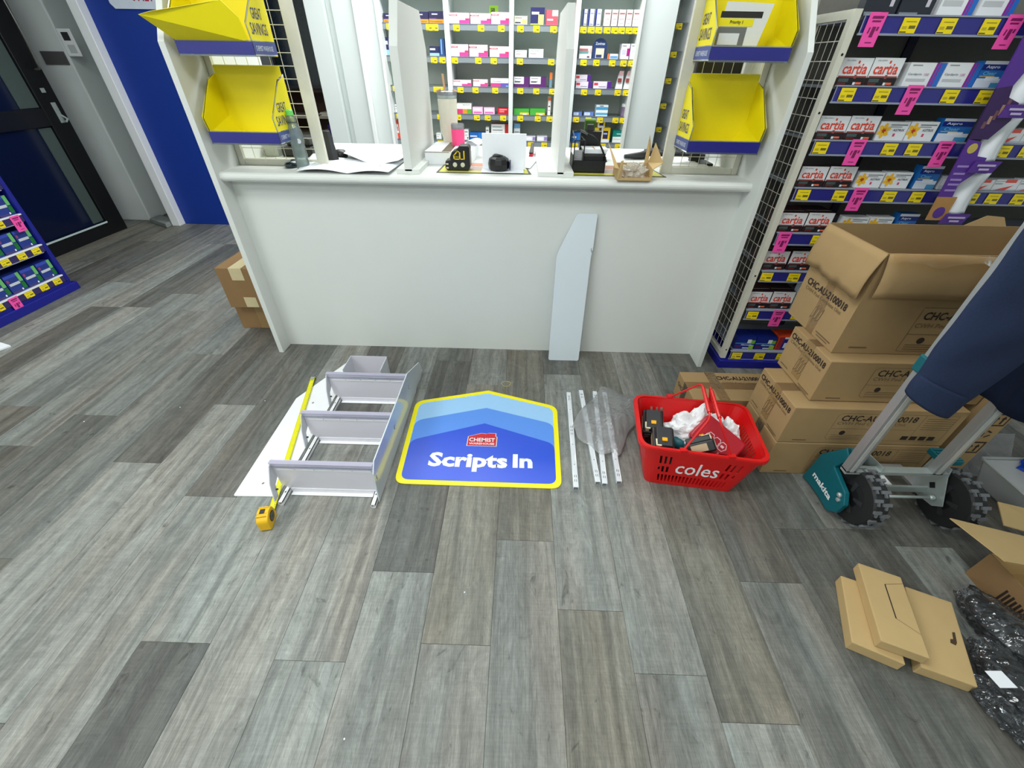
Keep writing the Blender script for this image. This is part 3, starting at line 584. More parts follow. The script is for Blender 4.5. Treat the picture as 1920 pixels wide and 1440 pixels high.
# dark back office seen through the left mesh
t = thing('wall_monitor', 'large dark screen in the back office behind the left mesh', 'screen', (-2.1, 5.4, 1.2))
mb = MB(); mb.box(-2.62, -2.02, 5.40, 5.46, 1.26, 2.2, M_BLK); mb.build('bezel', t, bevel=.004)
mb = MB(); mb.box(-2.59, -2.05, 5.394, 5.40, 1.29, 2.17, pm('dark_screen', (24, 34, 36), .15)); mb.build('screen', t)
M_BRN = pm('dark_brown_wood', (74, 44, 22), .5, var=.2)
t = thing('office_shelf', 'dark brown office shelving with papers beyond the doorway', 'shelving', (-2.2, 5.6, 0))
mb = MB(); mb.box(-2.9, -1.87, 5.95, 5.98, 0, 1.3, M_BRN); mb.build('back_panel', t)
mb = MB(); mb.box(-2.9, -1.87, 5.5, 5.95, 1.225, 1.25, M_BRN); mb.build('top_board', t)
for z in (.45, .62, .80, .98):
    mb = MB(); mb.box(-2.88, -1.87, 5.5, 5.95, z, z + .022, pm('pale_shelf_edge', (150, 142, 126), .5)); mb.build('shelf', t)
for k, (xx, z, ww, nm) in enumerate(((-2.3, 1.0025, .3, 'upper'), (-2.35, .8225, .34, 'middle'), (-2.2, .6425, .3, 'lower'))):
    mb = MB()
    for q in range(4): mb.box(xx + .02 * math.sin(q * 2 + k), xx + ww - .02 * math.cos(q * 3), 5.52 + .01 * q, 5.75, z + .009 * q, z + .009 * q + .008, flat((206, 200, 184)))
    tag(mb.build('paper_stack', org=(xx, 5.6, z)), 'stack of paper files on the %s board of the brown office shelf' % nm, 'papers', 'paper stacks in the back office')
mb = MB(); mb.tube([(-2.03, 5.42, .60), (-2.12, 5.42, .78), (-2.19, 5.42, .93)], [.035, .045, .02], flat((52, 30, 110)), 8); tag(mb.build('purple_tube', org=(-2.03, 5.42, .6), smooth=True), 'purple rolled poster leaning in the back office doorway', 'poster roll')
mb = MB(); mb.box(-2.72, -1.87, 6.9, 7.0, 0, 2.9, pm('office_wall', (40, 42, 44), .8)); struct(mb, 'wall_office')
# ================================================================== TOWER MESHES AND YELLOW BINS
def wire_grid(mb, o, ud, vd, nu, nv, su, sv, r=.0016):
    o = Vector(o); ud = Vector(ud); vd = Vector(vd)
    for i in range(nu + 1): mb.tube([o + ud * (su * i), o + ud * (su * i) + vd * (sv * nv)], r, M_STEELW, 4, cap=False)
    for j in range(nv + 1): mb.tube([o + vd * (sv * j), o + vd * (sv * j) + ud * (su * nu)], r, M_STEELW, 4, cap=False)
YM = 2.455
def tower_mesh(x0, x1, post_side, lab):
    t = thing('mesh_panel', lab, 'mesh panel', ((x0 + x1) / 2, YM, ZC))
    mb = MB()
    f = .016
    lp = .055 if post_side == 'l' else .03; rp_ = .055 if post_side == 'r' else .03
    mb.box(x0, x0 + lp, YM - .012, YM + .012, ZC, 1.80, M_STEELW); mb.box(x1 - rp_, x1, YM - .012, YM + .012, ZC, 1.80, M_STEELW)
    mb.box(x0 + lp, x1 - rp_, YM - .010, YM + .010, ZC, ZC + .03, M_STEELW); mb.box(x0 + lp, x1 - rp_, YM - .010, YM + .010, 1.77, 1.80, M_STEELW)
    mb.build('frame', t, bevel=.002)
    mb = MB(); n = 7; su = (x1 - rp_ - x0 - lp) / n
    wire_grid(mb, (x0 + lp, YM, ZC + .03), (1, 0, 0), (0, 0, 1), n, 14, su, .0495); mb.build('wire_mesh', t)['kind'] = 'stuff'
tower_mesh(-1.510, -1.035, 'r', 'cream wire mesh panel in white frame inside the left counter tower')
tower_mesh(.735, 1.138, 'l', 'cream wire mesh panel in white frame inside the right counter tower')
M_NAVYT = flat((50, 52, 110))
def bin_(x0, x1, z, tall, lab, flap=None, card=False, leftside=False):
    """acrylic tray with a blue strip and a folded yellow card liner"""
    t = thing('display_bin', lab, 'display bin', ((x0 + x1) / 2, 2.35, z), 'yellow display bins on the mesh')
    yf, yb = 2.235, 2.438; e = .003; zl = z + .115; zt = z + .30
    out = [(yf, z), (yf, z + .055), (yf - .012, z + .11), (yb - .07, z + .25), (yb, z + .27), (yb, z)]
    mb = MB(); mb.prism([(x0, a, b) for a, b in out], (e, 0, 0), M_ACR); mb.prism([(x1 - e, a, b) for a, b in out], (e, 0, 0), M_ACR)
    mb.box(x0, x1, yf, yb, z, z + e, M_ACR); mb.box(x0, x1, yf, yf + e, z, z + .055, M_ACR); mb.build('tray', t)
    mb = MB(); mb.box(x0 + .001, x1 - .001, yf - .0015, yf - .0003, z + .006, z + .050, M_RAILB); mb.box(x0, x1, yf - .004, yf + .004, z - .001, z + .006, M_ACR)
    mb.build('blue_strip', t)
    i0, i1 = x0 + .006, x1 - .006
    mb = MB()
    # back, base, front and sides of the folded card
    mb.poly([(i0, yb - .004, z + .006), (i1, yb - .004, z + .006), (i1, yb - .004, zt), (i0, yb - .004, zt)], M_YEL)
    mb.poly([(i0, yf + .006, z + .006), (i1, yf + .006, z + .006), (i1, yb - .004, z + .006), (i0, yb - .004, z + .006)], M_YEL)
    mb.poly([(i0, yf + .006, z + .006), (i1, yf + .006, z + .006), (i1, yf + .006, z + .052), (i0, yf + .006, z + .052)], M_YEL)
    for xx, sgn in ((i0, 1), (i1, -1)):
        mb.poly([(xx, yf + .006, z + .006), (xx, yb - .004, z + .006), (xx, yb - .004, z + .27), (xx, yb - .075, z + .245), (xx, yf - .004, z + .105), (xx, yf + .006, z + .055)], M_YEL)
        mb.poly([(xx, yb - .005, z + .1), (xx + sgn * .05, yb - .005, z + .02), (xx + sgn * .03, yf + .05, z + .008), (xx, yf + .02, z + .05)], M_YEL)
    if flap:
        (a, b2) = flap
        mb.poly([(i0, yf + .004, z + .05), (i1 - .01, yf + .004, z + .05), (i1 - .01, yf - .02, z + .125), (i1 - .05, yf - .045, z + .175), (i0 - .0, yf - .09, z + .135), (i0 - .055, yf - .085, z + .125)], M_YEL)
    mb.build('card_liner', t, solid=.0016)
    # printed outer sides
    for xs, nx in ((x1 + .0006, 1), (x0 - .0006, -1)):
        mb = MB(); Q = lambda y, zz: (xs, y, z + zz)
        mb.poly([Q(yf + .004, .055), Q(yb - .004, .055), Q(yb - .004, .262), Q(yb - .07, .243), Q(yf - .006, .108)], M_YEL)
        mb.poly([Q(yf + .003, .008), Q(yb, .008), Q(yb, .052), Q(yf + .003, .052)], flat((70, 84, 146)))
        xo = xs + nx * .0008; xd = (0, 1, 0) if nx > 0 else (0, -1, 0); oy = yf + .02 if nx > 0 else yb - .02
        mb.text('GREAT', (xo, oy + (.034 if nx > 0 else -.004), z + .126), xd, (0, 0, 1), .038, M_NAVYT, .012, w=.088, slant=0)
        mb.text('SAVINGS', (xo, oy, z + .074), xd, (0, 0, 1), .040, M_NAVYT, .012, w=.14)
        mb.text('CHEMIST WAREHOUSE', (xo, oy, z + .020), xd, (0, 0, 1), .018, flat((200, 208, 226)), .02, w=.15)
        mb.build('printed_side', t)
    if card:
        mb = MB(); y = 2.30
        mb.prism([(x0 + .03, y, z + .05), (x0 + .21, y, z + .05), (x0 + .235, y, z + .19), (x0 + .045, y, z + .195)], (0, .003, 0), flat((226, 228, 222)))
        mb.box(x0 + .03, x0 + .20, y - .001, y, z + .145, z + .165, flat((40, 36, 34))); mb.box(x0 + .03, x0 + .17, y - .001, y, z + .118, z + .143, flat((240, 226, 20)))
        mb.text('Priority 1', (x0 + .10, y - .002, z + .123), (1, 0, 0), (0, 0, 1), .014, flat((60, 60, 20)), .02, align='c')
        mb.box(x0 + .03, x0 + .15, y - .001, y, z + .055, z + .116, flat((112, 114, 112))); mb.box(x0 + .04, x0 + .125, y - .002, y - .001, z + .058, z + .096, flat((220, 224, 228)))
        tag(mb.build('price_card', org=(x0 + .12, y, z + .05)), 'white price card with black and yellow bars standing in the upper right bin', 'card')
bin_(-1.480, -1.150, 1.178, .3, 'yellow lined acrylic display bin, lower one in the left tower')
bin_(-1.480, -1.150, 1.510, .3, 'yellow lined display bin with drooping front flap, upper one in left tower', flap=(1, 1))
bin_(.775, 1.108, 1.178, .3, 'yellow lined acrylic display bin, lower one in the right tower')
bin_(.775, 1.108, 1.520, .3, 'yellow lined display bin holding a price card, upper one in right tower', card=True)

# ================================================================== RIGHT GONDOLA
GX, GY = 1.345, 2.19
GZ = [1.615, 1.39, 1.19, .99, .775, .57, .335, .052]
GU = thing('gondola_shelving', 'tall blue and white shop gondola with mesh end beside the counter', 'shelving', (2.2, 2.4, 0))
mb = MB(); mb.box(GX - .02, 3.2, 2.56, 2.58, 0, 1.9, M_PEG); mb.build('back_panel', GU)
mb = MB(); mb.box(GX - .075, 3.2, 2.165, 2.69, 0, .052, M_BASEB); mb.build('plinth', GU, bevel=.003)
mb = MB(); mb.box(1.79, 1.83, 2.548, 2.56, .05, 1.9, pm('navy_upright', (16, 18, 52), .5)); mb.build('upright', GU)
mb = MB()
MX = 1.291
mb.box(MX - .012, MX + .018, 2.190, 2.222, .058, 1.69, M_STEELW); mb.box(MX - .012, MX + .018, 2.47, 2.50, .058, 1.69, M_STEELW)
mb.box(MX - .010, MX + .016, 2.222, 2.47, .058, .085, M_STEELW); mb.box(MX - .010, MX + .016, 2.222, 2.47, 1.66, 1.69, M_STEELW)
for z in (.12, .6, 1.35, 1.55): mb.lathe([(.005, 0), (.005, -.001)], (MX + .004, 2.190, z), M_BLK, 10, 'y')
mb.build('mesh_end_frame', GU, bevel=.002)
mb = MB(); wire_grid(mb, (MX, 2.222, .085), (0, 1, 0), (0, 0, 1), 5, 24, .0496, .0656); mb.build('mesh_end_wires', GU)['kind'] = 'stuff'
PINK_ROWS = {0: [(1625, 1.0), (1884, 1)], 1: [(1695, 1)], 2: [(1592, 1), (1756, 1)], 3: [(1598, 1)], 4: [(1458, 1)], 6: [(1450, 1)]}
YEL_ROWS = {0: [1690, 1761, 1841], 1: [1573, 1638, 1767, 1832], 2: [1525, 1654, 1699, 1870, 1915], 3: [1493, 1562, 1655, 1708, 1812, 1853, 1902], 4: [1522], 5: [1427, 1478, 1523], 6: [1402, 1486], 7: [1372, 1415, 1457]}
TPY = [45, 178, 278, 364, 446, 516, 586, 664]
def pink_tag(x, y, z, parent, ax=(1, 0, 0), n=(0, -1, 0)):
    key = ('pink', ax)
    if key not in PACK:
        m = MB(); A = Vector(ax); U = Vector((0, 0, 1)); N = Vector(n)
        m.prism([tuple(A * u + U * v) for u, v in ((0, -.05), (.062, -.05), (.066, .055), (0, .055))], N * .001, M_TAGP)
        for (a, b, c, d) in ((.012, .055, .036, .044), (.016, .05, .026, .031), (.026, .04, -.02, .012), (.014, .02, -.008, .01), (.044, .052, .0, .012), (.02, .046, -.038, -.035)):
            m.poly([tuple(A * u + U * v + N * .0016) for u, v in ((a, c), (b, c), (b + .002, d), (a + .002, d))], flat((130, 24, 90)))
        o = m.build('special_ticket', parent, org=(0, 0, 0)); PACK[key] = o
    else: o = PACK[key].copy(); COL.objects.link(o); o.parent = parent
    o.location = Vector((x, y, z)) - Vector(parent['_o'])
    return o
for r, z in enumerate(GZ):
    s = MB(); x0 = 1.325 if r < 7 else 1.33
    s.box(x0 + .02, 3.2, GY + .006, 2.555, z + .045, z + .055, M_SHELFM)
    s.box(x0, 3.2, GY, GY + .006, z, z + .055, M_RAILB); s.box(x0 - .002, 3.2, GY - .003, GY + .004, z - .004, z + .003, M_SHELFM)
    s.box(x0 - .002, 3.2, GY - .003, GY + .012, z + .055, z + .060, M_SHELFM)
    s.box(x0, x0 + .003, GY - .002, GY + .006, z, z + .058, M_ACRL)
    so = s.build('shelf', GU)
    for px in YEL_ROWS.get(r, []):
        a = dp(px, TPY[r], GY).x; price_tag(a, GY - .0035, z + .004, so, .062, .047)
    for px, _ in PINK_ROWS.get(r, []): pink_tag(dp(px, TPY[r], GY).x - .004, GY - .006, z + .01, so)
GP = [  # row, px0, px1, look, height, width scale
 (0, 1617, 1680, 'blackgrey', .135, 0), (0, 1683, 1748, 'blackgrey', .135, 0), (0, 1757, 1826, 'cardi', .14, 0), (0, 1832, 1902, 'cardi', .14, 0),
 (1, 1563, 1620, 'cartia', .118, 0), (1, 1620, 1677, 'cartia', .118, 0), (1, 1689, 1757, 'cardi', .11, 0), (1, 1757, 1824, 'cardi', .11, 0), (1, 1824, 1876, 'aspro', .118, 0),
 (2, 1524, 1580, 'cartia', .100, 0), (2, 1580, 1636, 'cartia', .100, 0), (2, 1640, 1694, 'astrix', .088, 0), (2, 1695, 1748, 'astrix', .088, 0), (2, 1753, 1812, 'aspro', .093, 0),
 (2, 1865, 1915, 'redcorner', .07, 0), (2, 1916, 1966, 'redcorner', .07, 0),
 (3, 1491, 1542, 'cartia', .100, 0), (3, 1543, 1595, 'cartia', .100, 0), (3, 1602, 1650, 'astrix', .085, 0), (3, 1653, 1702, 'astrix', .085, 0), (3, 1712, 1753, 'aspro', .105, 0), (3, 1760, 1778, 'greywhite', .07, 0),
 (3, 1816, 1862, 'redcorner', .062, 0), (3, 1863, 1910, 'redcorner', .062, 0), (3, 1911, 1960, 'redcorner', .062, 0),
 (4, 1456, 1505, 'cartia', .105, 0), (4, 1506, 1555, 'cartia', .105, 0), (4, 1575, 1622, 'astrix', .09, 0), (4, 1624, 1668, 'astrix', .085, 0), (4, 1675, 1712, 'aspro', .10, 0),
 (5, 1427, 1472, 'cartia', .105, 0), (5, 1475, 1519, 'cartia', .105, 0), (5, 1527, 1562, 'astrixtall', .14, 0),
 (6, 1399, 1440, 'cartia', .105, 0), (6, 1441, 1483, 'cartia', .105, 0), (6, 1486, 1520, 'astrixtall', .145, 0),
 (7, 1376, 1413, 'allergy', .085, 0), (7, 1414, 1452, 'allergy', .085, 0), (7, 1455, 1500, 'orangered', .09, 0)]
GTOP = {(1, 'cartia'): 108, (1, 'cardi'): 117, (1, 'aspro'): 114, (2, 'cartia'): 217, (2, 'astrix'): 228, (2, 'aspro'): 222, (2, 'redcorner'): 242, (3, 'cartia'): 312, (3, 'astrix'): 323, (3, 'aspro'): 311, (3, 'greywhite'): 330, (3, 'redcorner'): 337,
 (4, 'cartia'): 399, (4, 'astrix'): 407, (4, 'aspro'): 401, (5, 'cartia'): 471, (5, 'astrixtall'): 460, (6, 'cartia'): 547, (6, 'astrixtall'): 533}
GPY = [22, 160, 260, 348, 428, 500, 572, 650]
GRN = ['gondola top shelf', 'gondola second shelf', 'gondola third shelf', 'gondola fourth shelf', 'gondola fifth shelf', 'gondola sixth shelf', 'gondola seventh shelf', 'gondola bottom shelf']
cnt = {}; seen = {}
for g_ in GP: cnt[(g_[0], g_[3])] = cnt.get((g_[0], g_[3]), 0) + 1
for (r, a, b, lk, h, _) in GP:
    yy = 2.222; xa, xb = dp(a, GPY[r], yy).x, dp(b, GPY[r], yy).x; tpx = GTOP.get((r, lk)); h = (dp((a + b) / 2, tpx, yy).z - GZ[r] - .0580) if tpx else h; n = seen.get((r, lk), 0); seen[(r, lk)] = n + 1
    lab = LOOK[lk][3] + (', %s from left,' % ORD[n] if cnt[(r, lk)] > 1 else '') + ' ' + GRN[r]
    pack(lk, xa, yy, GZ[r] + .0580, xb - xa - .003, h, .045 if r < 7 else .1, lab, 'medicine boxes on the gondola')
    if r in (4, 5, 6) and lk == 'cartia':     # rows behind the front boxes
        pack(lk, xa + .004, yy + .048, GZ[r] + .0580, xb - xa - .003, h, .10, 'white box with red lettering right behind the %s one, %s' % (ORD[n], GRN[r]), 'medicine boxes on the gondola')
# wavy purple cardboard sidekick with white pockets
t = thing('cardboard_display', 'purple wavy cardboard sidekick display with white curved pockets hooked on the gondola', 'display', (2.0, 2.1, .9))
M_PUR = pm('purple_card', (90, 46, 150), .45, var=.06); M_PURD = pm('dark_purple_card', (58, 30, 88), .5, var=.3, nscale=14); M_TAN = pm('tan_card', (190, 140, 80), .5, var=.06)
yp = 2.125
mb = MB()
xl = lambda z: 1.966 - (z - .955) * .068
mb.prism([(xl(.93), yp, .93), (xl(.93) + .085, yp, .93), (xl(1.03) + .09, yp, 1.035), (xl(1.035), yp, 1.035)], (0, .006, 0), M_TAN)
mb.prism([(xl(1.035), yp, 1.035), (xl(1.035) + .065, yp, 1.035), (xl(1.08) + .06, yp, 1.09), (xl(1.12) + .12, yp, 1.15), (xl(1.19) + .12, yp, 1.2), (xl(1.2) + .075, yp, 1.205), (xl(1.25) + .06, yp, 1.26), (xl(1.27), yp, 1.27)], (0, .006, 0), M_PUR)
mb.prism([(xl(1.27), yp, 1.27), (xl(1.27) + .08, yp, 1.27), (xl(1.33) + .13, yp, 1.34), (xl(1.40) + .13, yp, 1.40), (xl(1.41) + .07, yp, 1.42), (xl(1.45) + .06, yp, 1.46), (xl(1.45), yp, 1.45)], (0, .006, 0), M_PURD)
mb.prism([(xl(1.45), yp, 1.45), (xl(1.45) + .06, yp, 1.46), (xl(1.5) + .09, yp, 1.55), (xl(1.6) + .13, yp, 1.62), (xl(1.8) + .12, yp, 1.80), (xl(1.8), yp, 1.80)], (0, .006, 0), M_PUR)
mb.build('side_board', t)
mb = MB()
for k, z in enumerate((1.16, 1.13, 1.105, 1.085, 1.06)): mb.box(xl(z) + .012, xl(z) + .062, yp - .001, yp, z, z + .008, flat((170, 140, 210)))
mb.lathe([(.02, 0), (.02, -.001)], (xl(1.235) + .035, yp, 1.235), flat((206, 186, 90)), 14, 'y')
mb.lathe([(.026, 0), (.026, -.001)], (xl(.97) + .042, yp, .965), M_PUR, 14, 'y')
for q in range(5): mb.box(xl(1.3) + .02 + .012 * q, xl(1.3) + .034 + .012 * q, yp - .001, yp, 1.31 + .016 * q, 1.335 + .02 * q, flat((176, 140, 120) if q % 2 else (120, 80, 90)))
mb.build('print', t)
for k, zt in enumerate((1.185, .960, 1.395)):
    mb = MB(); xq = xl(zt) + .075
    def pk(u, v):   # v from top (behind) to lip (front), hollow curve
        return (xq + .02 * math.sin(v * math.pi) * -1 + .105 * u + .045 * (1 - v), yp + .038 * (1 - v) ** 1.6 + .018 * math.cos(u * math.pi) ** 2, zt + .17 * (1 - v) ** 1.2)
    mb.grid(pk, 8, 10, M_PAPER)
    mb.build('pocket', t, smooth=True, solid=.002)
    mb = MB(); mb.prism([(xq - .0, yp - .01, zt + .002), (xq + .115, yp - .01, zt + .002), (xq + .10, yp - .008, zt - .045), (xq - .01, yp - .008, zt - .045)], (0, .004, 0), M_PUR)
    mb.box(xq + .015, xq + .095, yp - .0115, yp - .0105, zt - .018, zt - .010, flat((206, 190, 226))); mb.box(xq + .03, xq + .075, yp - .0115, yp - .0105, zt - .034, zt - .026, flat((206, 190, 226)))
    mb.build('pocket_lip', t)

# ================================================================== LEFT STAND (faces the aisle)
SX = -3.59
LS = thing('low_gondola', 'blue ended low gondola of allergy tablets at the left edge of the aisle', 'shelving', (-3.75, 2.2, 0))
mb = MB(); mb.box(-4.15, SX - .012, 1.2, 3.055, 0, .085, M_BASEB); mb.box(-4.15, SX + .004, 1.2, 3.085, 0, .06, M_BASEB); mb.build('plinth', LS, bevel=.003)
mb = MB(); mb.box(-4.12, SX - .006, 3.025, 3.055, .08, 1.22, M_BASEB); mb.build('end_panel', LS, bevel=.003)
mb = MB(); wire_grid(mb, (-3.93, 1.2, .1), (0, 1, 0), (0, 0, 1), 30, 20, .06, .055, .002); mb.build('wire_back', LS)['kind'] = 'stuff'
mb = MB(); mb.box(-4.0, -3.99, 1.2, 3.02, .1, 1.2, M_BLK); mb.build('backing', LS)
LZ = [.085, .325, .545, .76, .97]
for r, z in enumerate(LZ):
    s = MB(); s.box(-3.92, SX - .008, 1.2, 3.02, z + .048, z + .054, M_SHELFM); s.box(SX - .012, SX - .004, 1.2, 3.02, z + .004, z + .05, pm('plum_strip', (52, 40, 96), .4)); s.box(SX - .014, SX - .001, 1.2, 3.02, z + .048, z + .056, M_WHITE)
    if r: s.box(SX - .012, SX - .002, 1.2, 3.0, z - .002, z + .003, M_SHELFM)
    so = s.build('shelf', LS)
    ys = [2.93, 2.82, 2.70] + [2.58 - .1 * k for k in range(8)]
    for k, y in enumerate(ys):
        if (r == 0 and k == 3) or (r == 2 and k == 0): pink_tag(SX - .001, y, z + .0, so, (0, 1, 0), (1, 0, 0))
        else: price_tag(SX - .003, y - .005, z + .004, so, .062, .042, (0, 1, 0), (1, 0, 0))
    if r < 4:
        for k in range(6):
            lk = 'redblue' if (r == 0 and k == 4) else 'antihist'
            lab = ('blue and red box' if lk == 'redblue' else 'blue and green allergy box') + ', %s from far end, left gondola %s shelf' % (ORD[k], ('bottom', 'second', 'third', 'fourth')[r])
            pack(lk, SX - .03, 2.905 - .122 * k, z + .0546, .112, .125 if r != 1 else .125, .2, lab, 'tablet boxes on the left gondola', R(90))
# ================================================================== THINGS ON THE WORKTOP
def sheet(name, lab, corners, fn, nu=18, nv=12, mat=None):
    """corners: near-left, near-right, far-right, far-left; fn(u,v)->dz"""
    a, b, c, d = [Vector(p) for p in corners]; mb = MB()
    def f(u, v):
        p = a.lerp(b, u).lerp(d.lerp(c, u), v); return (p.x, p.y, p.z + fn(u, v))
    mb.grid(f, nu, nv, mat or M_PAPER); o = mb.build(name, org=a, smooth=True, solid=.0006); return o
P1 = [fl(1, 1, ZC)] * 4
def plan_fn(u, v):
    edge = max(0, .10 - v) / .10
    return .012 + .010 * math.sin(u * 9 + 1) * (1 - v) + .006 * math.sin(v * 7 + u * 4) - 0 * edge
A_ = fl(593, 316, ZC + .012); B_ = fl(757, 320, ZC + .012); C_ = fl(757, 292, ZC + .012); D_ = fl(568, 296, ZC + .012)
t = sheet('plan_sheet', 'front white paper drawing sheet curling on the left end of the worktop', [(-1.13, 2.27, ZC), (-.66, 2.25, ZC), (-.66, 2.62, ZC), (-1.20, 2.66, ZC)], lambda u, v: .004 + .016 * abs(math.sin(u * 5.2 + .3)) * (1 - .6 * v) + .02 * (u < .12) * v)
tag(t, t.get('l', 'front white drawing sheet curling over the left end of the worktop'), 'paper')
mb = MB()
for k in range(5): mb.box(-1.08 + .075 * k, -1.03 + .075 * k, 2.36 + .01 * (k % 2), 2.362 + .01 * (k % 2), ZC + .026, ZC + .0265, flat((120, 124, 132))); 
for k in range(6): mb.box(-1.08 + .07 * k, -1.078 + .07 * k, 2.34, 2.40, ZC + .026, ZC + .0265, flat((130, 134, 140)))
mb.text('DRAWING', (-.80, 2.33, ZC + .0268), (1, 0, 0), (0, 1, 0), .012, flat((60, 64, 70)), .01)
mb.build('drawn_lines', t, org=(-1.13, 2.27, ZC))
t = sheet('plan_sheet', '', [(-1.0, 2.60, ZC), (-.655, 2.44, ZC), (-.655, 2.95, ZC), (-1.10, 3.0, ZC)], lambda u, v: .024 + .018 * math.sin(u * 5 + 2) * (1 - v) - .008 * v)
tag(t, 'rear white drawing sheet lying behind and over the front one', 'paper')
mb = MB(); 
for k in range(4): mb.box(-.96 + .07 * k, -.92 + .07 * k, 2.72 - .02 * k, 2.723 - .02 * k, ZC + .046, ZC + .0465, flat((130, 120, 130)))
mb.build('drawn_lines', t, org=(-1.0, 2.60, ZC))
# mouse
mb = MB(); mb.lathe([(.001, .0), (.034, .001), (.040, .012), (.034, .026), (.018, .034), (.001, .036)], (0, 0, 0), pm('dark_green_mouse', (20, 42, 46), .25, coat=.4), 18, cap=False)
o = mb.build('computer_mouse', smooth=True); o.location = (-1.215, 2.42, ZC); o.scale = (.95, 1.4, .95); tag(o, 'dark glossy computer mouse on the left end of the worktop', 'mouse')
# clear bottle with green cap, leaning in front of mesh
t = thing('water_bottle', 'clear drink bottle with a pale green cap beside the left mesh', 'bottle', (-1.135, 2.40, ZC))
bx, by = -1.135, 2.37
M_BOT = clearmat('bottle_plastic', (214, 228, 226), .72, rough=.08, bump=.3, bscale=40)
mb = MB(); mb.lathe([(.030, 0), (.034, .01), (.031, .05), (.034, .06), (.031, .11), (.036, .13), (.034, .17), (.02, .205), (.015, .21)], (bx, by, ZC), M_BOT, 18); mb.build('body', t, smooth=True)
mb = MB(); mb.lathe([(.021, .205), (.022, .225), (.014, .24)], (bx, by, ZC), M_BOT, 16); mb.build('neck', t, smooth=True)
mb = MB(); mb.lathe([(.017, .236), (.017, .255), (.010, .26)], (bx, by, ZC), pm('green_cap', (120, 220, 110), .4), 16); mb.build('cap', t, smooth=False)
mb = MB(); mb.lathe([(.011, 0), (.011, .001)], (bx + .024, by - .030, ZC + .13), pm('bottle_sticker', (226, 226, 238), .4), 14, 'y'); mb.build('sticker', t)
# monitor stand back edge and headset behind bottle
t = thing('desk_phone', 'dark phone receiver stand behind the clear bottle on the worktop', 'phone', (-1.05, 2.62, ZC))
mb = MB(); mb.hexa([(-1.11, 2.55, ZC), (-1.04, 2.55, ZC), (-1.02, 2.58, ZC), (-1.09, 2.58, ZC)], [(-1.10, 2.56, ZC + .15), (-1.05, 2.56, ZC + .15), (-1.04, 2.58, ZC + .15), (-1.09, 2.58, ZC + .15)], M_BLK2); mb.build('back_plate', t, bevel=.003)
mb = MB(); mb.lathe([(.001, 0), (.04, .003), (.045, .02), (.03, .04), (.001, .045)], (-1.06, 2.70, ZC), M_BLK, 16, cap=False); mb.build('receiver', t, smooth=True)
# dark printer mass behind left mesh
t = thing('receipt_printer', 'black receipt printer on the worktop behind the left mesh', 'printer', (-1.32, 2.8, ZC))
mb = MB(); mb.box(-1.40, -1.22, 2.70, 2.9, ZC, ZC + .05, M_BLK); mb.build('base', t, bevel=.008); mb = MB(); mb.box(-1.38, -1.24, 2.74, 2.9, ZC + .05, ZC + .09, M_BLK2); mb.build('cover', t, bevel=.01)
mb = MB(); mb.box(-1.50, -1.42, 2.70, 2.95, ZC, ZC + .06, pm('pale_grey_box', (176, 182, 180), .5)); tag(mb.build('storage_box', org=(-1.46, 2.8, ZC), bevel=.003), 'pale grey box on the worktop behind the left mesh corner', 'box')

# tumblers
def straw(): pass
t = thing('tumbler', 'tall cream insulated tumbler with straw on the worktop', 'tumbler', (-.447, 2.93, ZC))
M_CRM = pm('cream_enamel', (226, 222, 204), .35); M_CLR = clearmat('tumbler_lid', (205, 208, 214), .45, rough=.1)
cx, cy = -.447, 2.93
mb = MB(); mb.lathe([(.036, 0), (.038, .005), (.040, .085), (.053, .12), (.056, .28), (.054, .285)], (cx, cy, ZC), M_CRM, 24); mb.build('body', t, smooth=True)
mb = MB(); mb.lathe([(.0555, .286), (.0565, .30)], (cx, cy, ZC), M_GALV, 24); mb.lathe([(.056, .30), (.058, .318), (.05, .322)], (cx, cy, ZC), M_CLR, 24); mb.build('lid', t, smooth=False)
mb = MB(); mb.tube([(cx - .01, cy, ZC + .31), (cx - .018, cy, ZC + .40)], .006, pm('peach_straw', (226, 176, 130), .4), 8); mb.build('straw', t)
mb = MB(); mb.tube([(cx - .056, cy - .02, ZC + .318), (cx - .03, cy - .03, ZC + .330)], .005, pm('peach_straw', (226, 176, 130), .4), 6); mb.tube([(cx + .04, cy - .02, ZC + .325), (cx + .057, cy, ZC + .318)], .005, pm('peach_straw', (226, 176, 130), .4), 6); mb.build('lid_tab', t)
t = thing('tumbler', 'short hot pink tumbler with clear lid in front of the cream one', 'tumbler', (-.378, 2.80, ZC))
cx, cy = -.378, 2.80
mb = MB(); mb.lathe([(.034, 0), (.036, .004), (.038, .145), (.037, .148)], (cx, cy, ZC), pm('hot_pink_enamel', (255, 76, 140), .4), 22); mb.build('body', t, smooth=True)
mb = MB(); mb.lathe([(.0375, .148), (.0385, .168), (.034, .174)], (cx, cy, ZC), M_CLR, 22); mb.build('lid', t)
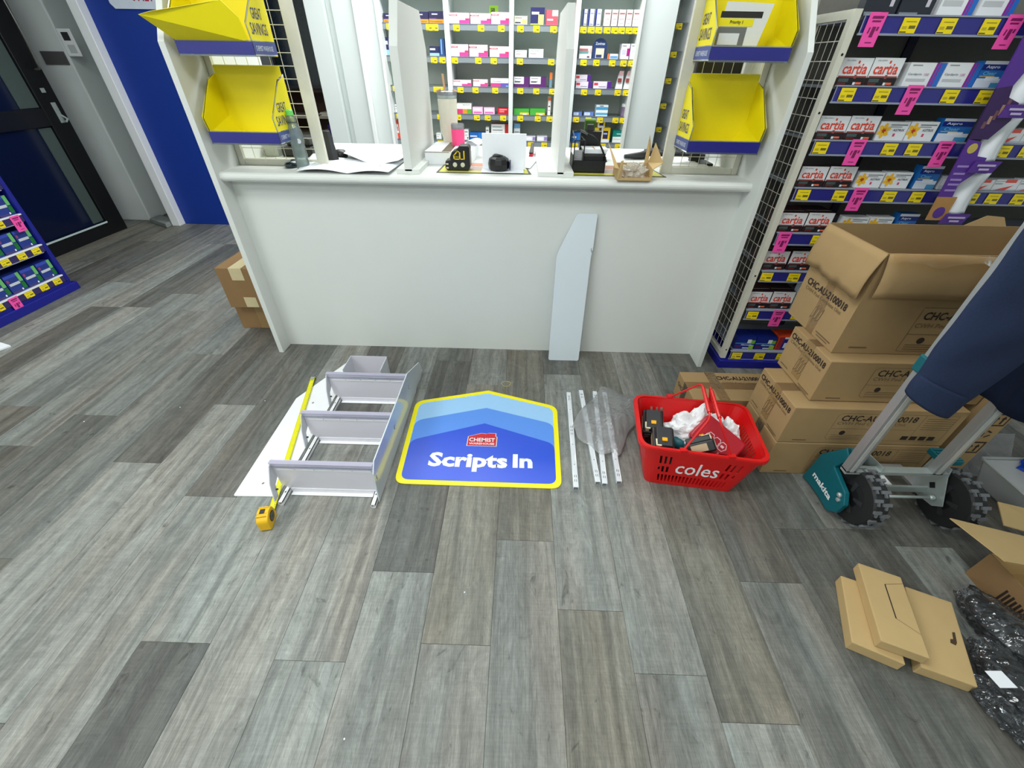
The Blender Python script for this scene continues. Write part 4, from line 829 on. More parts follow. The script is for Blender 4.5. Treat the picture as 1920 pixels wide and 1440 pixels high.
# white carton
t = thing('white_carton', 'white product carton lying behind the black laser level', 'carton', (-.40, 2.72, ZC))
mb = MB(); mb.hexa([(-.535, 2.56, ZC), (-.285, 2.56, ZC), (-.265, 2.90, ZC), (-.53, 2.90, ZC)], [(-.535, 2.56, ZC + .065), (-.285, 2.56, ZC + .065), (-.265, 2.90, ZC + .065), (-.53, 2.90, ZC + .065)], M_PAPER); mb.build('body', t, bevel=.002)
mb = MB(); mb.box(-.44, -.39, 2.559, 2.90, ZC + .0652, ZC + .066, M_TAPEC); mb.build('tape', t); mb = MB(); mb.box(-.534, -.40, 2.5585, 2.5592, ZC + .060, ZC + .0625, M_INKL); mb.build('lid_gap', t)
t = tag(sheet('receipt', '', [(-.36, 2.80, ZC + .066), (-.26, 2.75, ZC + .066), (-.22, 2.88, ZC + .066), (-.33, 2.93, ZC + .066)], lambda u, v: .004 + .02 * math.sin(u * 3.1), 8, 6), 'curled white paper slip lying on top of the white carton', 'paper')
# desk mats with yellow borders
def mat_(x0, x1, lab):
    t = thing('counter_mat', lab, 'mat', ((x0 + x1) / 2, 2.5, ZC), 'yellow bordered counter mats')
    mb = MB(); mb.hexa([(x0, 2.345, ZC), (x1, 2.345, ZC), (x1 - .035, 2.62, ZC), (x0 + .01, 2.62, ZC)], [(x0, 2.345, ZC + .002), (x1, 2.345, ZC + .002), (x1 - .035, 2.62, ZC + .002), (x0 + .01, 2.62, ZC + .002)], flat((70, 66, 50))); mb.build('base', t)
    mb = MB(); z = ZC + .0026
    mb.poly([(x0 + .012, 2.355, z), (x1 - .014, 2.355, z), (x1 - .04, 2.61, z), (x0 + .02, 2.61, z)], flat((214, 210, 84)))
    z += .0005; mb.poly([(x0 + .08, 2.40, z), (x1 - .10, 2.40, z), (x1 - .12, 2.60, z), (x0 + .08, 2.60, z)], flat((212, 190, 180)))
    z += .0005; mb.poly([(x0 + .08, 2.52, z), (x1 - .11, 2.52, z), (x1 - .12, 2.60, z), (x0 + .08, 2.60, z)], flat((196, 128, 100)))
    for k in range(5): mb.box(x0 + .1, x1 - .14, 2.41 + .02 * k, 2.414 + .02 * k, z, z + .0003, flat((150, 140, 140)))
    mb.build('print', t)
mat_(-.440, .050, 'yellow bordered printed mat under the black laser level on worktop'); mat_(.252, .742, 'yellow bordered printed mat under the black desk organiser on worktop')
ZM = ZC + .0036
# laser level
t = thing('laser_level', 'black laser level with yellow printed side standing on counter mat', 'tool', (-.33, 2.40, ZM))
mb = MB(); o2 = [(-.385, ZM), (-.278, ZM), (-.268, ZM + .02), (-.268, ZM + .105), (-.278, ZM + .115), (-.318, ZM + .115), (-.338, ZM + .095), (-.358, ZM + .088), (-.372, ZM + .06), (-.368, ZM + .05), (-.395, ZM + .045), (-.398, ZM + .01)]
mb.prism([(x, 2.385, z) for x, z in o2], (0, .075, 0), M_BLK); mb.build('body', t, bevel=.004)
mb = MB(); 
for (a, b, c, d) in ((-.352, -.346, .052, .074), (-.352, -.318, .052, .056), (-.322, -.316, .052, .090), (-.335, -.316, .086, .090), (-.318, -.296, .052, .056), (-.300, -.294, .052, .092)):
    mb.box(a, b, 2.383, 2.385, ZM + c, ZM + d, flat((220, 190, 30)))
mb.poly([(-.352, 2.383, ZM + .07), (-.346, 2.383, ZM + .07), (-.325, 2.383, ZM + .092), (-.333, 2.383, ZM + .092)], flat((220, 190, 30)))
for xx in (-.392, ): mb.box(xx, xx + .012, 2.383, 2.385, ZM + .028, ZM + .034, flat((222, 214, 160))); mb.box(xx, xx + .012, 2.383, 2.385, ZM + .010, ZM + .016, flat((222, 214, 160)))
mb.text('DEWALT', (-.343, 2.3835, ZM + .060), (1, 0, 0), (0, 0, 1), .008, flat((206, 180, 40)), .0, w=.022)
mb.build('print', t)
for xx in (-.346, -.306):
    mb = MB(); mb.lathe([(.011, 0), (.011, -.003), (.009, -.004)], (xx, 2.385, ZM + .028), flat((196, 198, 170)), 16, 'y'); mb.build('window', t)
# white folded card holder + black tool
t = thing('card_holder', 'white folded card standing behind the black round tool', 'card', (-.09, 2.44, ZM))
mb = MB(); mb.box(-.208, .020, 2.440, 2.452, ZM, ZM + .165, M_PAPER); mb.build('upright', t, bevel=.001); mb = MB(); mb.box(-.210, .010, 2.35, 2.440, ZM, ZM + .004, M_PAPER); mb.build('foot', t, bevel=.001)
t = thing('tape_dispenser', 'squat round black plastic tool standing in front of the white card', 'tool', (-.12, 2.395, ZM + .004))
mb = MB(); mb.lathe([(.04, 0), (.052, .006), (.055, .03), (.05, .055), (.035, .064), (.0, .066)], (-.12, 2.40, ZM + .0042), M_BLK, 10, cap=False); mb.build('body', t, bevel=.003)
mb = MB(); mb.tube([(-.15, 2.40, ZM + .068), (-.12, 2.39, ZM + .074), (-.10, 2.40, ZM + .068)], .006, M_BLK2, 8); mb.lathe([(.012, .062), (.012, .076), (.004, .078)], (-.135, 2.42, ZM), flat((120, 122, 110)), 12); mb.build('dial', t)
mb = MB(); mb.box(-.066, -.058, 2.37, 2.42, ZM + .012, ZM + .05, pm('navy_clip', (30, 30, 70), .4)); mb.build('clip', t, bevel=.002)
# papers and pink/red bits behind
t = tag(sheet('form_sheet', '', [(-.02, 2.43 + .06, ZC), (.045, 2.43 + .05, ZC), (.10, 2.80, ZC), (.02, 2.84, ZC)], lambda u, v: .004 + .002 * math.sin(u * 3), 6, 6), 'white form sheet lying right of the white folded card', 'paper')
t = thing('stapler', 'small red stapler on the worktop left of the right divider', 'stapler', (.055, 2.95, ZC))
mb = MB(); mb.hexa([(.04, 2.86, ZC), (.065, 2.86, ZC), (.075, 3.0, ZC), (.05, 3.0, ZC)], [(.045, 2.86, ZC + .015), (.065, 2.86, ZC + .015), (.075, 3.0, ZC + .045), (.055, 3.0, ZC + .045)], pm('red_stapler', (200, 20, 50), .35)); mb.build('body', t, bevel=.003)
mb = MB(); mb.hexa([(.04, 2.86, ZC + .016), (.065, 2.86, ZC + .016), (.075, 3.0, ZC + .047), (.055, 3.0, ZC + .047)], [(.045, 2.86, ZC + .024), (.065, 2.86, ZC + .024), (.075, 3.0, ZC + .058), (.055, 3.0, ZC + .058)], M_BLK); mb.build('top_arm', t, bevel=.002)
mb = MB(); mb.box(-.02, .0, 2.88, 2.93, ZC, ZC + .03, pm('pink_eraser', (255, 110, 180), .5)); tag(mb.build('pink_highlighter', org=(-.01, 2.9, ZC), bevel=.004), 'small bright pink block on the worktop behind the white card', 'stationery')

# black desk organiser: wire pocket, box body, rubber-banded papers, green bottle
t = thing('desk_organiser', 'black desk organiser with a mesh pocket on the right counter mat', 'organiser', (.345, 2.45, ZM))
mb = MB(); mb.box(.262, .432, 2.40, 2.41, ZM, ZM + .055, M_BLK); mb.box(.262, .432, 2.40, 2.56, ZM, ZM + .006, M_BLK); mb.box(.262, .268, 2.40, 2.56, ZM, ZM + .075, M_BLK); mb.box(.426, .432, 2.40, 2.56, ZM, ZM + .075, M_BLK); mb.build('tray', t, bevel=.002)
mb = MB(); mb.box(.315, .430, 2.413, 2.54, ZM + .007, ZM + .085, M_BLK); mb.build('front_box', t, bevel=.01)
mb = MB(); mb.box(.31, .42, 2.56, 2.60, ZM, ZM + .17, M_BLK); mb.box(.34, .375, 2.56, 2.59, ZM + .17, ZM + .20, M_BLK2); mb.build('rear_holder', t, bevel=.004)
mb = MB()
for z in (.055, .145): mb.tube([(.265, 2.40, ZM + z), (.315, 2.40, ZM + z), (.315, 2.56, ZM + z)], .003, M_BLK, 6)
for xx in (.265, .315): mb.tube([(xx, 2.40, ZM + .05), (xx, 2.40, ZM + .145)], .003, M_BLK, 6)
mb.tube([(.265, 2.56, ZM), (.265, 2.56, ZM + .17), (.315, 2.56, ZM + .17)], .003, M_BLK, 6)
mb.tube([(.265, 2.40, ZM + .145), (.265, 2.56, ZM + .17)], .003, M_BLK, 6)
for k in range(9): mb.tube([(.33 + .012 * k, 2.42 + .0 * k, ZM + .17 - .0015 * k * k), (.342 + .012 * k, 2.42, ZM + .17 - .0015 * (k + 1) ** 2)], .005, M_BLK, 6)
mb.tube([(.31, 2.58, ZM + .17), (.33, 2.42, ZM + .17)], .005, M_BLK, 6); mb.build('wire_frame', t)
mb = MB(); mb.box(.272, .310, 2.43, 2.433, ZM + .045, ZM + .10, pm('mesh_note', (196, 196, 200), .5)); 
for k in range(7): mb.tube([(.272, 2.428, ZM + .047 + .007 * k), (.310, 2.428, ZM + .047 + .009 * k)], .0006, flat((130, 130, 136)), 4, cap=False)
mb.build('mesh_pocket', t)
t = thing('paper_bundle', 'white paper bundle with rubber band on top of the black organiser', 'papers', (.37, 2.48, ZM + .0855))
mb = MB()
for k in range(4): mb.box(.318 - .002 * k, .432 + .003 * k, 2.425, 2.53, ZM + .0858 + .005 * k, ZM + .0905 + .005 * k, M_PAPER)
mb.build('sheets', t, bevel=.001)
mb = MB(); mb.box(.370, .373, 2.423, 2.532, ZM + .106, ZM + .1075, pm('tan_band', (190, 140, 90), .6)); mb.build('rubber_band', t)
t = thing('green_box', 'tall dark green carton standing behind the black organiser', 'carton', (.365, 2.64, ZC))
mb = MB(); mb.box(.335, .388, 2.61, 2.66, ZC, ZC + .215, pm('leaf_green_card', (62, 108, 12), .5, var=.15)); mb.build('body', t, bevel=.002); mb = MB(); mb.box(.334, .389, 2.609, 2.661, ZC + .215, ZC + .222, pm('pale_green_card', (130, 176, 80), .5)); mb.build('lid', t)
# earpiece blob and cable
t = thing('barcode_scanner', 'dark handheld scanner lying on the worktop behind the open carton', 'scanner', (.60, 2.90, ZC))
mb = MB(); mb.tube([(.47, 2.78, ZC + .02), (.475, 2.82, ZC + .045), (.485, 2.86, ZC + .03)], [.022, .03, .02], M_BLK2, 10); mb.build('head', t, smooth=True)
mb = MB(); mb.tube([(.62, 2.84, ZC + .015), (.72, 2.86, ZC + .02), (.80, 2.90, ZC + .03)], [.012, .02, .028], M_BLK2, 10); mb.build('handle', t, smooth=True)
t = thing('paper_pile', 'white papers under the right mesh post on the worktop', 'papers', (.86, 2.75, ZC))
mb = MB(); mb.box(.74, 1.05, 2.62, 2.82, ZC, ZC + .01, M_PAPER); mb.box(.76, 1.0, 2.66, 2.85, ZC + .01, ZC + .018, M_PAPER); mb.build('sheets', t)
t = thing('keyboard', 'black keyboard and cable tray behind the right mesh', 'keyboard', (.95, 2.95, ZC))
mb = MB(); mb.box(.78, 1.12, 2.88, 3.04, ZC, ZC + .03, M_BLK); mb.build('body', t, bevel=.004)
for r_ in range(3):
    mb = MB()
    for k in range(12): mb.box(.79 + .027 * k, .812 + .027 * k, 2.89 + .045 * r_, 2.925 + .045 * r_, ZC + .03, ZC + .035, M_BLK2)
    mb.build('key_row', t)
t = thing('till_monitor', 'black till monitor back standing on the worktop behind the right mesh', 'screen', (.93, 3.1, ZC))
mb = MB(); mb.box(.885, 1.12, 2.70, 2.74, ZC + .08, ZC + .62, M_BLK); mb.build('housing', t, bevel=.006); mb = MB(); mb.box(.97, 1.03, 2.71, 2.74, ZC, ZC + .1, M_BLK); mb.box(.91, 1.1, 2.68, 2.80, ZC, ZC + .012, M_BLK); mb.build('stand', t, bevel=.003)
# open small carton
t = thing('open_carton', 'small open cardboard carton overhanging the worktop edge with film inside', 'carton', (.57, 2.34, ZC))
z0 = ZC + .004; e = .002
BL, BR, FR, FL = (.478, 2.40, z0), (.655, 2.42, z0), (.635, 2.235, z0), (.470, 2.235, z0)
mb = MB(); mb.poly([FL, FR, BR, BL], M_CARDL); up = lambda p, h, dx=0, dy=0: (p[0] + dx, p[1] + dy, p[2] + h)
mb.poly([FL, FR, up(FR, .012), up(FL, .012)], M_CARDL); mb.poly([BL, BR, up(BR, .05), up(BL, .05)], M_CARDL)
mb.poly([FL, BL, up(BL, .05), up(FL, .05)], M_CARDL); mb.poly([FR, BR, up(BR, .05), up(FR, .05)], M_CARDL); mb.build('tray', t, solid=.003)
mb = MB(); mb.poly([up(FL, .05), up(BL, .05), up(BL, .13, -.035, .05), up(FL, .055, -.02)], M_CARDL); mb.build('flap', t, solid=.003)
mb = MB(); mb.poly([up(FR, .05), up(BR, .05), up(BR, .14, .02), up(FR, .07, .06, .06)], M_CARDL); mb.build('flap', t, solid=.003)
mb = MB(); mb.poly([up(BR, .05), up(BR, .05, -.02), up(BR, .17, -.012, .02), up(BR, .12, .004, .02)], M_CARDL); mb.build('flap', t, solid=.003)
mb = MB(); mb.poly([FL, up(FL, .012, .02), up(FL, .09, .014, -.015), up(FL, .085, .003, -.01)], M_CARDL); mb.build('flap', t, solid=.003)
def crumple(cx, cy, cz, sx, sy, sz, mat, seed, name, lab, cat, parent=None, n=16, amp=.5, fq=3.0):
    mb = MB()
    def f(u, v):
        th = u * 2 * math.pi; ph = v * math.pi / 2
        d = Vector((math.cos(th) * math.cos(ph), math.sin(th) * math.cos(ph), math.sin(ph)))
        k = 1 + amp * noise.noise(d * fq + Vector((seed, seed * 2, 0))) + amp * .5 * noise.noise(d * fq * 2.7 + Vector((seed, 0, seed)))
        return (cx + sx * d.x * k, cy + sy * d.y * k, cz + max(0, sz * d.z * k))
    mb.grid(f, n * 2, n, mat); o = mb.build(name, parent, org=None if parent is not None else (cx, cy, cz), smooth=False)
    if lab: tag(o, lab, cat)
    return o
crumple(.56, 2.325, z0 + .003, .07, .075, .055, clearmat('milky_film', (246, 240, 228), .35, rough=.2, bump=.8, bscale=60), 3, 'crumpled_film', 'crumpled milky plastic film inside the small open carton', 'plastic film', n=14)

# ================================================================== LEANING PANEL
M_PANEL = pm('pale_blue_white_panel', (216, 226, 232), .4, var=.02, nscale=5)
t = thing('shelf_end_plate', 'white shaped metal shelf side leaning against the counter front', 'panel', (.30, 2.2, 0))
def lean(x, s):   # s = distance up the panel
    return (x, 2.204 + s * .113, s * .9935)
def pl(pts, th=.004):
    a = [Vector(lean(x, s)) for x, s in pts]; n = Vector((0, -.9935, .113)) * th
    return a, n
mb = MB(); a, n = pl([(.202, .012), (.208, .002), (.388, .002), (.394, .010), (.399, .655), (.402, .68), (.394, .690), (.394, .706), (.399, .706), (.399, .692), (.405, .692), (.409, .872), (.404, .884), (.312, .884), (.300, .878), (.222, .700), (.207, .655)])
mb.prism([tuple(p) for p in a], n, M_PANEL); mb.build('plate', t)
mb = MB()
for x, s in ((.300, .04), (.305, .35), (.313, .66)):
    c = Vector(lean(x, s)) + n * 1.06
    mb.poly([tuple(c + Vector(d)) for d in ((-.005, 0, -.006), (.005, 0, -.006), (.005, 0.001, .006), (-.005, 0.001, .006))], flat((70, 50, 50)))
mb.build('screw_hole', t)
# ================================================================== FLOOR: SIGN, SHELF KIT, RAILS, TAPE
def rounded(pts, r, n=6):
    out = []; k = len(pts)
    for i in range(k):
        p0, p, p1 = Vector(pts[i - 1]), Vector(pts[i]), Vector(pts[(i + 1) % k]); rr = r[i] if isinstance(r, (list, tuple)) else r
        if rr <= 0: out.append(tuple(p)); continue
        a = (p0 - p).normalized(); b = (p1 - p).normalized(); ang = a.angle(b); t = rr / math.tan(ang / 2); t = min(t, (p0 - p).length * .49, (p1 - p).length * .49)
        A = p + a * t; B = p + b * t
        for j in range(n + 1):
            u = j / n; out.append(tuple((1 - u) ** 2 * A + 2 * u * (1 - u) * p + u * u * B))
    return out
def inset(pts, c, s): return [tuple(Vector(c) + (Vector(p) - Vector(c)) * s) for p in pts]
t = thing('floor_sign', 'blue house shaped board with yellow border and white Scripts In lettering lying on the floor', 'sign', (-.16, 1.5, 0))
S = [(-.538, 1.186), (.216, 1.182), (.228, 1.742), (-.160, 1.869), (-.556, 1.757)]
zb = .0045
mb = MB(); o_ = rounded(S, [.05, .05, .065, .0, .065]); mb.prism([(x, y, .0006) for x, y in o_], (0, 0, zb - .0006), flat((255, 240, 0), .35)); mb.build('board', t)
I = [(-.514, 1.210), (.192, 1.206), (.204, 1.724), (-.160, 1.842), (-.532, 1.738)]
i_ = rounded(I, [.04, .04, .05, .0, .05])
def band(name, apex_y, side_y, col, z):
    lowp = [(-.514, 1.210), (.192, 1.206)]
    xl_ = -.514 - .018 * (side_y - 1.21) / .53; xr_ = .192 + .012 * (side_y - 1.2) / .52
    pts = lowp + [(xr_, side_y), (-.160, apex_y), (xl_, side_y)]
    mb = MB(); mb.poly([(x, y, z) for x, y in rounded(pts, [.04, .04, .06, .0, .06])], flat(col, .35)); return mb.build(name, t)
mb = MB(); mb.poly([(x, y, zb + .0004) for x, y in i_], flat((158, 205, 246), .35)); mb.build('upper_band', t)
band('middle_band', 1.715, 1.600, (92, 148, 236), zb + .0008); band('lower_band', 1.591, 1.455, (44, 84, 214), zb + .0012)
mb = MB(); a = fl(799, 882.5, zb); b = fl(998, 886.5, zb); a3 = fl(961, 877.5, zb); h1 = fl(860, 848, zb).y - fl(860, 883, zb).y; h2 = fl(961, 852, zb).y - a3.y
mb.text('Scripts', (a.x, a.y, zb + .0018), (1, 0, 0), (0, 1, 0), h1, M_WHITE, .04, w=fl(951, 878, zb).x - a.x); mb.text('In', (a3.x, a3.y, zb + .0018), (1, 0, 0), (0, 1, 0), h2, M_WHITE, .04, w=fl(998.5, 878, zb).x - a3.x); mb.build('lettering', t)
lx0, lx1 = fl(874, 838, zb).x, fl(931, 838, zb).x; ly0 = fl(902, 837, zb).y; ly1 = fl(902, 812, zb).y; ly2 = fl(902, 819, zb).y
mb = MB(); z = zb + .0016
hp = [(lx0, ly0), (lx1, ly0), (lx1 + .001, ly2), (lx1 - .006, ly2 + .004), (lx1 - .006, ly1), (lx1 - .045, ly1), (lx1 - .055, ly1 - .006), (lx0 + .07, ly1 - .001), (lx0 + .002, ly2)]
mb.poly([(x, y, z) for x, y in hp], flat((240, 226, 200))); c_ = ((lx0 + lx1) / 2, (ly0 + ly1) / 2)
mb.poly([(x, y, z + .0004) for x, y in inset(hp, c_, .95)], flat((200, 34, 48)))
mb.text('CHEMIST', (c_[0], ly0 + .030, z + .0008), (1, 0, 0), (0, 1, 0), .026, M_WHITE, .02, w=(lx1 - lx0) * .86, align='c')
mb.text('WAREHOUSE', (c_[0], ly0 + .010, z + .0008), (1, 0, 0), (0, 1, 0), .013, M_WHITE, .02, w=(lx1 - lx0) * .84, align='c'); mb.build('shop_emblem', t)

# shelf kit lying on the floor: frosted trays between two uprights, glossy side plate standing on edge
KIT = thing('shelf_kit', 'partly assembled white shelf unit with three frosted trays lying beside the floor sign', 'shelf unit', (-.8, 1.4, 0))
M_GLOSSP = pm('glossy_white_plate', (206, 214, 220), .16, spec=.7, var=.01, coat=.5)
mb = MB(); sp = [(1.085, .004), (1.10, .165), (1.135, .207), (1.738, .207), (1.985, .11), (2.035, .02), (1.96, .004), (1.90, .016), (1.86, .016), (1.845, .004)]
mb.prism([(-.578, y, z) for y, z in sp], (.005, 0, 0), M_GLOSSP); mb.build('side_plate', KIT)
mb = MB(); [mb.box(-.5735, -.5722, y, y + .014, .115, .137, M_WHITE) for y in (1.12,)]; mb.build('slot', KIT)
for y in (1.12, 1.42, 1.73):
    mb = MB(); mb.prism([(-.5725, y + .006 * math.cos(k), .125 + .014 * math.sin(k)) for k in [i * math.pi / 5 for i in range(10)]], (-.0009, 0, 0), flat((120, 124, 128))); mb.prism([(-.5722, y + .003 + .003 * math.cos(k), .124 + .010 * math.sin(k)) for k in [i * math.pi / 5 for i in range(10)]], (.0004, 0, 0), M_WHITE); mb.build('slot', KIT)
for (xa, ya, yb_) in ((-.995, 1.055, 1.86), (-.602, 1.055, 1.90)):
    mb = MB(); mb.box(xa, xa + .022, ya, yb_, .001, .004, M_WHITE); mb.box(xa, xa + .003, ya, yb_, .001, .024, M_WHITE); mb.box(xa + .019, xa + .022, ya, yb_, .001, .024, M_WHITE); mb.box(xa, xa + .022, ya, yb_, .021, .024, M_WHITE)
    for k in range(9): mb.box(xa + .008, xa + .013, ya + .05 + .085 * k, ya + .056 + .085 * k, .0241, .0245, M_BLK2)
    mb.build('upright_channel', KIT)
for k, y in enumerate((1.128, 1.438, 1.748)):
    mb = MB()
    x0, x1 = -.968, -.592
    # face, folded back lip at the floor, thick clear ticket channel along the top
    mb.prism(rounded([(x0 + .0, 0, .004), (x1, 0, .004), (x1, 0, .035), (x1 - .004, 0, .036), (x1, 0, .158), (x0 - .035, 0, .158), (x0 - .035, 0, .05), (x0 - .012, 0, .034)], 0), (0, .003, 0), M_ACRF)
    mb2 = MB(); mb2.v = [(a, b + y, c) for a, b, c in mb.v]; mb2.f = mb.f; mb2.m = mb.m; mb2.mats = mb.mats
    mb2.build('tray_face', KIT)
    mb = MB(); mb.box(x0 + .002, x1, y - .020, y + .003, .002, .006, M_WHITE); mb.box(x0 + .002, x1, y - .004, y, .004, .030, pm('milky_lip', (232, 230, 238), .3)); mb.build('tray_lip', KIT, bevel=.002)
    mb = MB(); mb.box(-1.012, -.582, y - .004, y + .012, .158, .187, M_ACRL); mb.box(-1.012, -.582, y - .007, y + .015, .187, .190, M_ACRL); mb.box(-1.005, -.585, y - .006, y - .004, .166, .170, M_ACR); mb.build('ticket_channel', KIT, bevel=.002)
    mb = MB()
    for j in range(5): mb.box(-.99 + .08 * j, -.915 + .08 * j, y - .0030, y - .0010, .147, .154, M_WHITE)
    mb.build('reflective_strip', KIT)
    mb = MB(); mb.prism([(-1.010, y + .02, .186), (-1.010, y - .012, .180), (-1.010, y - .05, .115), (-1.010, y - .070, .022), (-1.010, y - .040, .022), (-1.010, y - .026, .080), (-1.010, y + .01, .10)], (.004, 0, 0), pm('pale_bracket', (206, 208, 216), .35)); mb.build('tray_bracket', KIT)
    mb = MB(); mb.lathe([(.007, 0), (.007, -.0012)], (-1.010, y - .022, .145), M_WHITE, 12, 'x'); mb.lathe([(.004, .0), (.004, .008)], (-1.006, y - .035, .06), M_BLK2, 8, 'x'); mb.build('bracket_bolt', KIT)
t = thing('acrylic_tray', 'small empty clear acrylic tray at the far end of the shelf unit', 'tray', (-.86, 1.93, 0))
mb = MB(); x0, x1, y0, y1 = -.975, -.76, 1.86, 2.0
mb.box(x0, x1, y0, y1, .0, .003, M_ACRF); mb.box(x0, x1, y1 - .003, y1, .003, .135, M_ACRF); mb.build('tray_body', t)
mb = MB(); mb.box(x0, x0 + .004, y0, y1, .003, .135, pm('pale_bracket', (206, 208, 216), .35)); mb.build('tray_side', t); mb = MB(); mb.box(x1 - .004, x1, y0, y1, .003, .135, pm('pale_bracket', (206, 208, 216), .35)); mb.build('tray_side', t)
# flat white plate on the floor
t = thing('flat_plate', 'white shaped shelf side lying flat on the floor under the tape measure', 'panel', (-1.12, 1.5, 0))
mb = MB(); pts = rounded([(-1.212, 1.095), (-1.022, 1.098), (-1.018, 2.10), (-1.065, 2.115), (-1.228, 1.755)], [.008, .008, .01, .01, .0], 4); mb.prism([(x, y, .0008) for x, y in pts], (0, 0, .0036), M_WHITE); mb.build('plate', t)
mb = MB()
for (x, y) in ((-1.118, 1.165), (-1.12, 1.72)): mb.poly([(x - .006, y - .004, .0048), (x + .003, y - .006, .0048), (x + .007, y + .004, .0048), (x - .002, y + .006, .0048)], flat((120, 110, 110)))
mb.build('screw_hole', t)
# tape measure
TM = thing('tape_measure', 'yellow tape measure with its blade pulled out along the white plate', 'tape measure', (-1.03, .95, 0))
A = Vector((-1.004, 1.0, .008)); B = Vector((-1.208, 1.945, .010)); d = (B - A).normalized(); n = Vector((d.y, -d.x, 0)) * .0125
mb = MB(); L = (B - A).length
def bl(u, v):
    p = A.lerp(B, u) + n * (v * 2 - 1); return (p.x, p.y, p.z + .0025 * (abs(v * 2 - 1)))
mb.grid(bl, 20, 4, M_YTAPE); mb.build('blade', TM, smooth=True, solid=.0004)
mb = MB()
for k in range(94):
    p = A + d * (.01 * k); w_ = .010 if k % 10 == 0 else (.006 if k % 5 == 0 else .0035)
    q = p + n * .92; mb.poly([tuple(q + Vector((0, 0, .0030))), tuple(q - n / .0125 * w_ + Vector((0, 0, .0022))), tuple(q - n / .0125 * w_ + d * .0011 + Vector((0, 0, .0022))), tuple(q + d * .0011 + Vector((0, 0, .0030)))], flat((70, 66, 20)))
mb.build('graduations', TM)['kind'] = 'stuff'
mb = MB(); q = B; mb.box(q.x - .012, q.x + .012, q.y, q.y + .003, .0005, .014, M_GALV); mb.box(q.x - .010, q.x + .010, q.y - .02, q.y + .003, .0128, .014, M_GALV); mb.build('hook', TM)
mb = MB(); body = rounded([(-.040, 0), (.038, 0), (.040, .034), (.030, .070), (.0, .080), (-.040, .062)], [.012, .008, .012, .022, .024, .024], 5)
ang = math.atan2(d.y, d.x); e1 = Vector((math.cos(ang), math.sin(ang), 0)); e2 = Vector((-e1.y, e1.x, 0))
c0 = A - e1 * .030 + e2 * .020; c0.z = 0.001
mb.prism([tuple(c0 + e1 * a + Vector((0, 0, b))) for a, b in body], -e2 * .044, M_YBODY); mb.build('case', TM, bevel=.004)
for s_ in (-.024, -.010, .006, .02):
    mb = MB(); mb.prism([tuple(c0 - e2 * .002 + e1 * (s_ - .0015) + Vector((0, 0, .070))), tuple(c0 - e2 * .002 + e1 * (s_ + .0015) + Vector((0, 0, .070))), tuple(c0 - e2 * .002 + e1 * (s_ + .0015) + Vector((0, 0, .0775))), tuple(c0 - e2 * .002 + e1 * (s_ - .0015) + Vector((0, 0, .0775)))], -e2 * .036, M_YBODY); mb.build('grip_rib', TM)
cc = c0 - e2 * .0445 + Vector((0, 0, .040)) + e1 * .002
for nm, r_, m_, o2 in (('label_ring', .022, flat((40, 38, 36)), .0), ('label_disc', .019, flat((92, 90, 84)), .0006)):
    mb = MB(); mb.poly([tuple(cc - e2 * (.0008 + o2) + (e1 * math.cos(k * math.pi / 10) + Vector((0, 0, 1)) * math.sin(k * math.pi / 10)) * r_) for k in range(20)], m_)
    if nm == 'label_disc':
        mb.text('8m', tuple(cc - e2 * .002 - e1 * .006 + Vector((0, 0, -.004))), e1, (0, 0, 1), .008, flat((20, 20, 20)), .02)
    mb.build(nm, TM)
mb = MB(); mb.box(0, 0, 0, 0, 0, 0, M_BLK); 
mb = MB(); p = c0 - e2 * .012 + Vector((0, 0, .077)) - e1 * .012; mb.prism([tuple(p), tuple(p + e1 * .02), tuple(p + e1 * .02 - e2 * .018), tuple(p - e2 * .018)], (0, 0, .004), M_BLK); mb.build('lock_button', TM, bevel=.001)

# slotted rails, each in its own film sleeve
RN_ = ['leftmost slotted white rail, lying apart beside the yellow sign border', 'second slotted white rail from the sign, partly under the film bag', 'third slotted white rail from the sign, end touching the second', 'fourth slotted white rail, mostly under the film bag by the basket']
for k, (p0, p1) in enumerate((((1066, 737), (1080, 915)), ((1089, 733), (1121, 905)), ((1115, 735), (1134, 908)), ((1133, 737), (1161, 904)))):
    a = fl(*p1, .012); b = fl(*p0, .012); d = (b - a); L = d.length; d.normalize(); n = Vector((d.y, -d.x, 0))
    r = thing('slotted_rail', RN_[k], 'rail', (a.x, a.y, 0), 'slotted rails on the floor')
    mb = MB(); Z = Vector((0, 0, 1)); w_ = .0115
    P = lambda s, u, z: tuple(Vector((a.x, a.y, 0)) + d * s + n * u + Z * z)
    def bar(u0, u1, z0, z1, mat, s0=0, s1=L): mb.hexa([P(s0, u0, z0), P(s0, u1, z0), P(s1, u1, z0), P(s1, u0, z0)][::-1], [P(s0, u0, z1), P(s0, u1, z1), P(s1, u1, z1), P(s1, u0, z1)][::-1], mat)
    bar(-w_, w_, .0165, .018, M_WHITE); bar(-w_, -w_ + .0015, .0015, .0165, M_WHITE); bar(w_ - .0015, w_, .0015, .0165, M_WHITE); mb.build('channel', r)
    mb = MB()
    for s in (.03, .055, .33, .355, .38, L - .07, L - .045):
        for u in (-.005, .003): bar(u, u + .0022, .0182, .0185, M_BLK2, s, s + .014)
    for s in (.13, .26, .52, .62): bar(-.002, .002, .0182, .0185, M_BLK2, s, s + .004)
    mb.build('slots', r)['kind'] = 'stuff'
    def slv(u, v, k=k):
        s = -.02 + u * (L + .04); q = (v - .5) * 2; wob = .004 * math.sin(u * 17 + k)
        return P(s, q * .021 + wob, .0008 + .0185 * (1 - abs(q) ** 4) + .001 * math.sin(u * 40))
    mb = MB(); mb.grid(slv, 24, 8, M_SLEEVE); mb.build('film_sleeve', r, smooth=True)
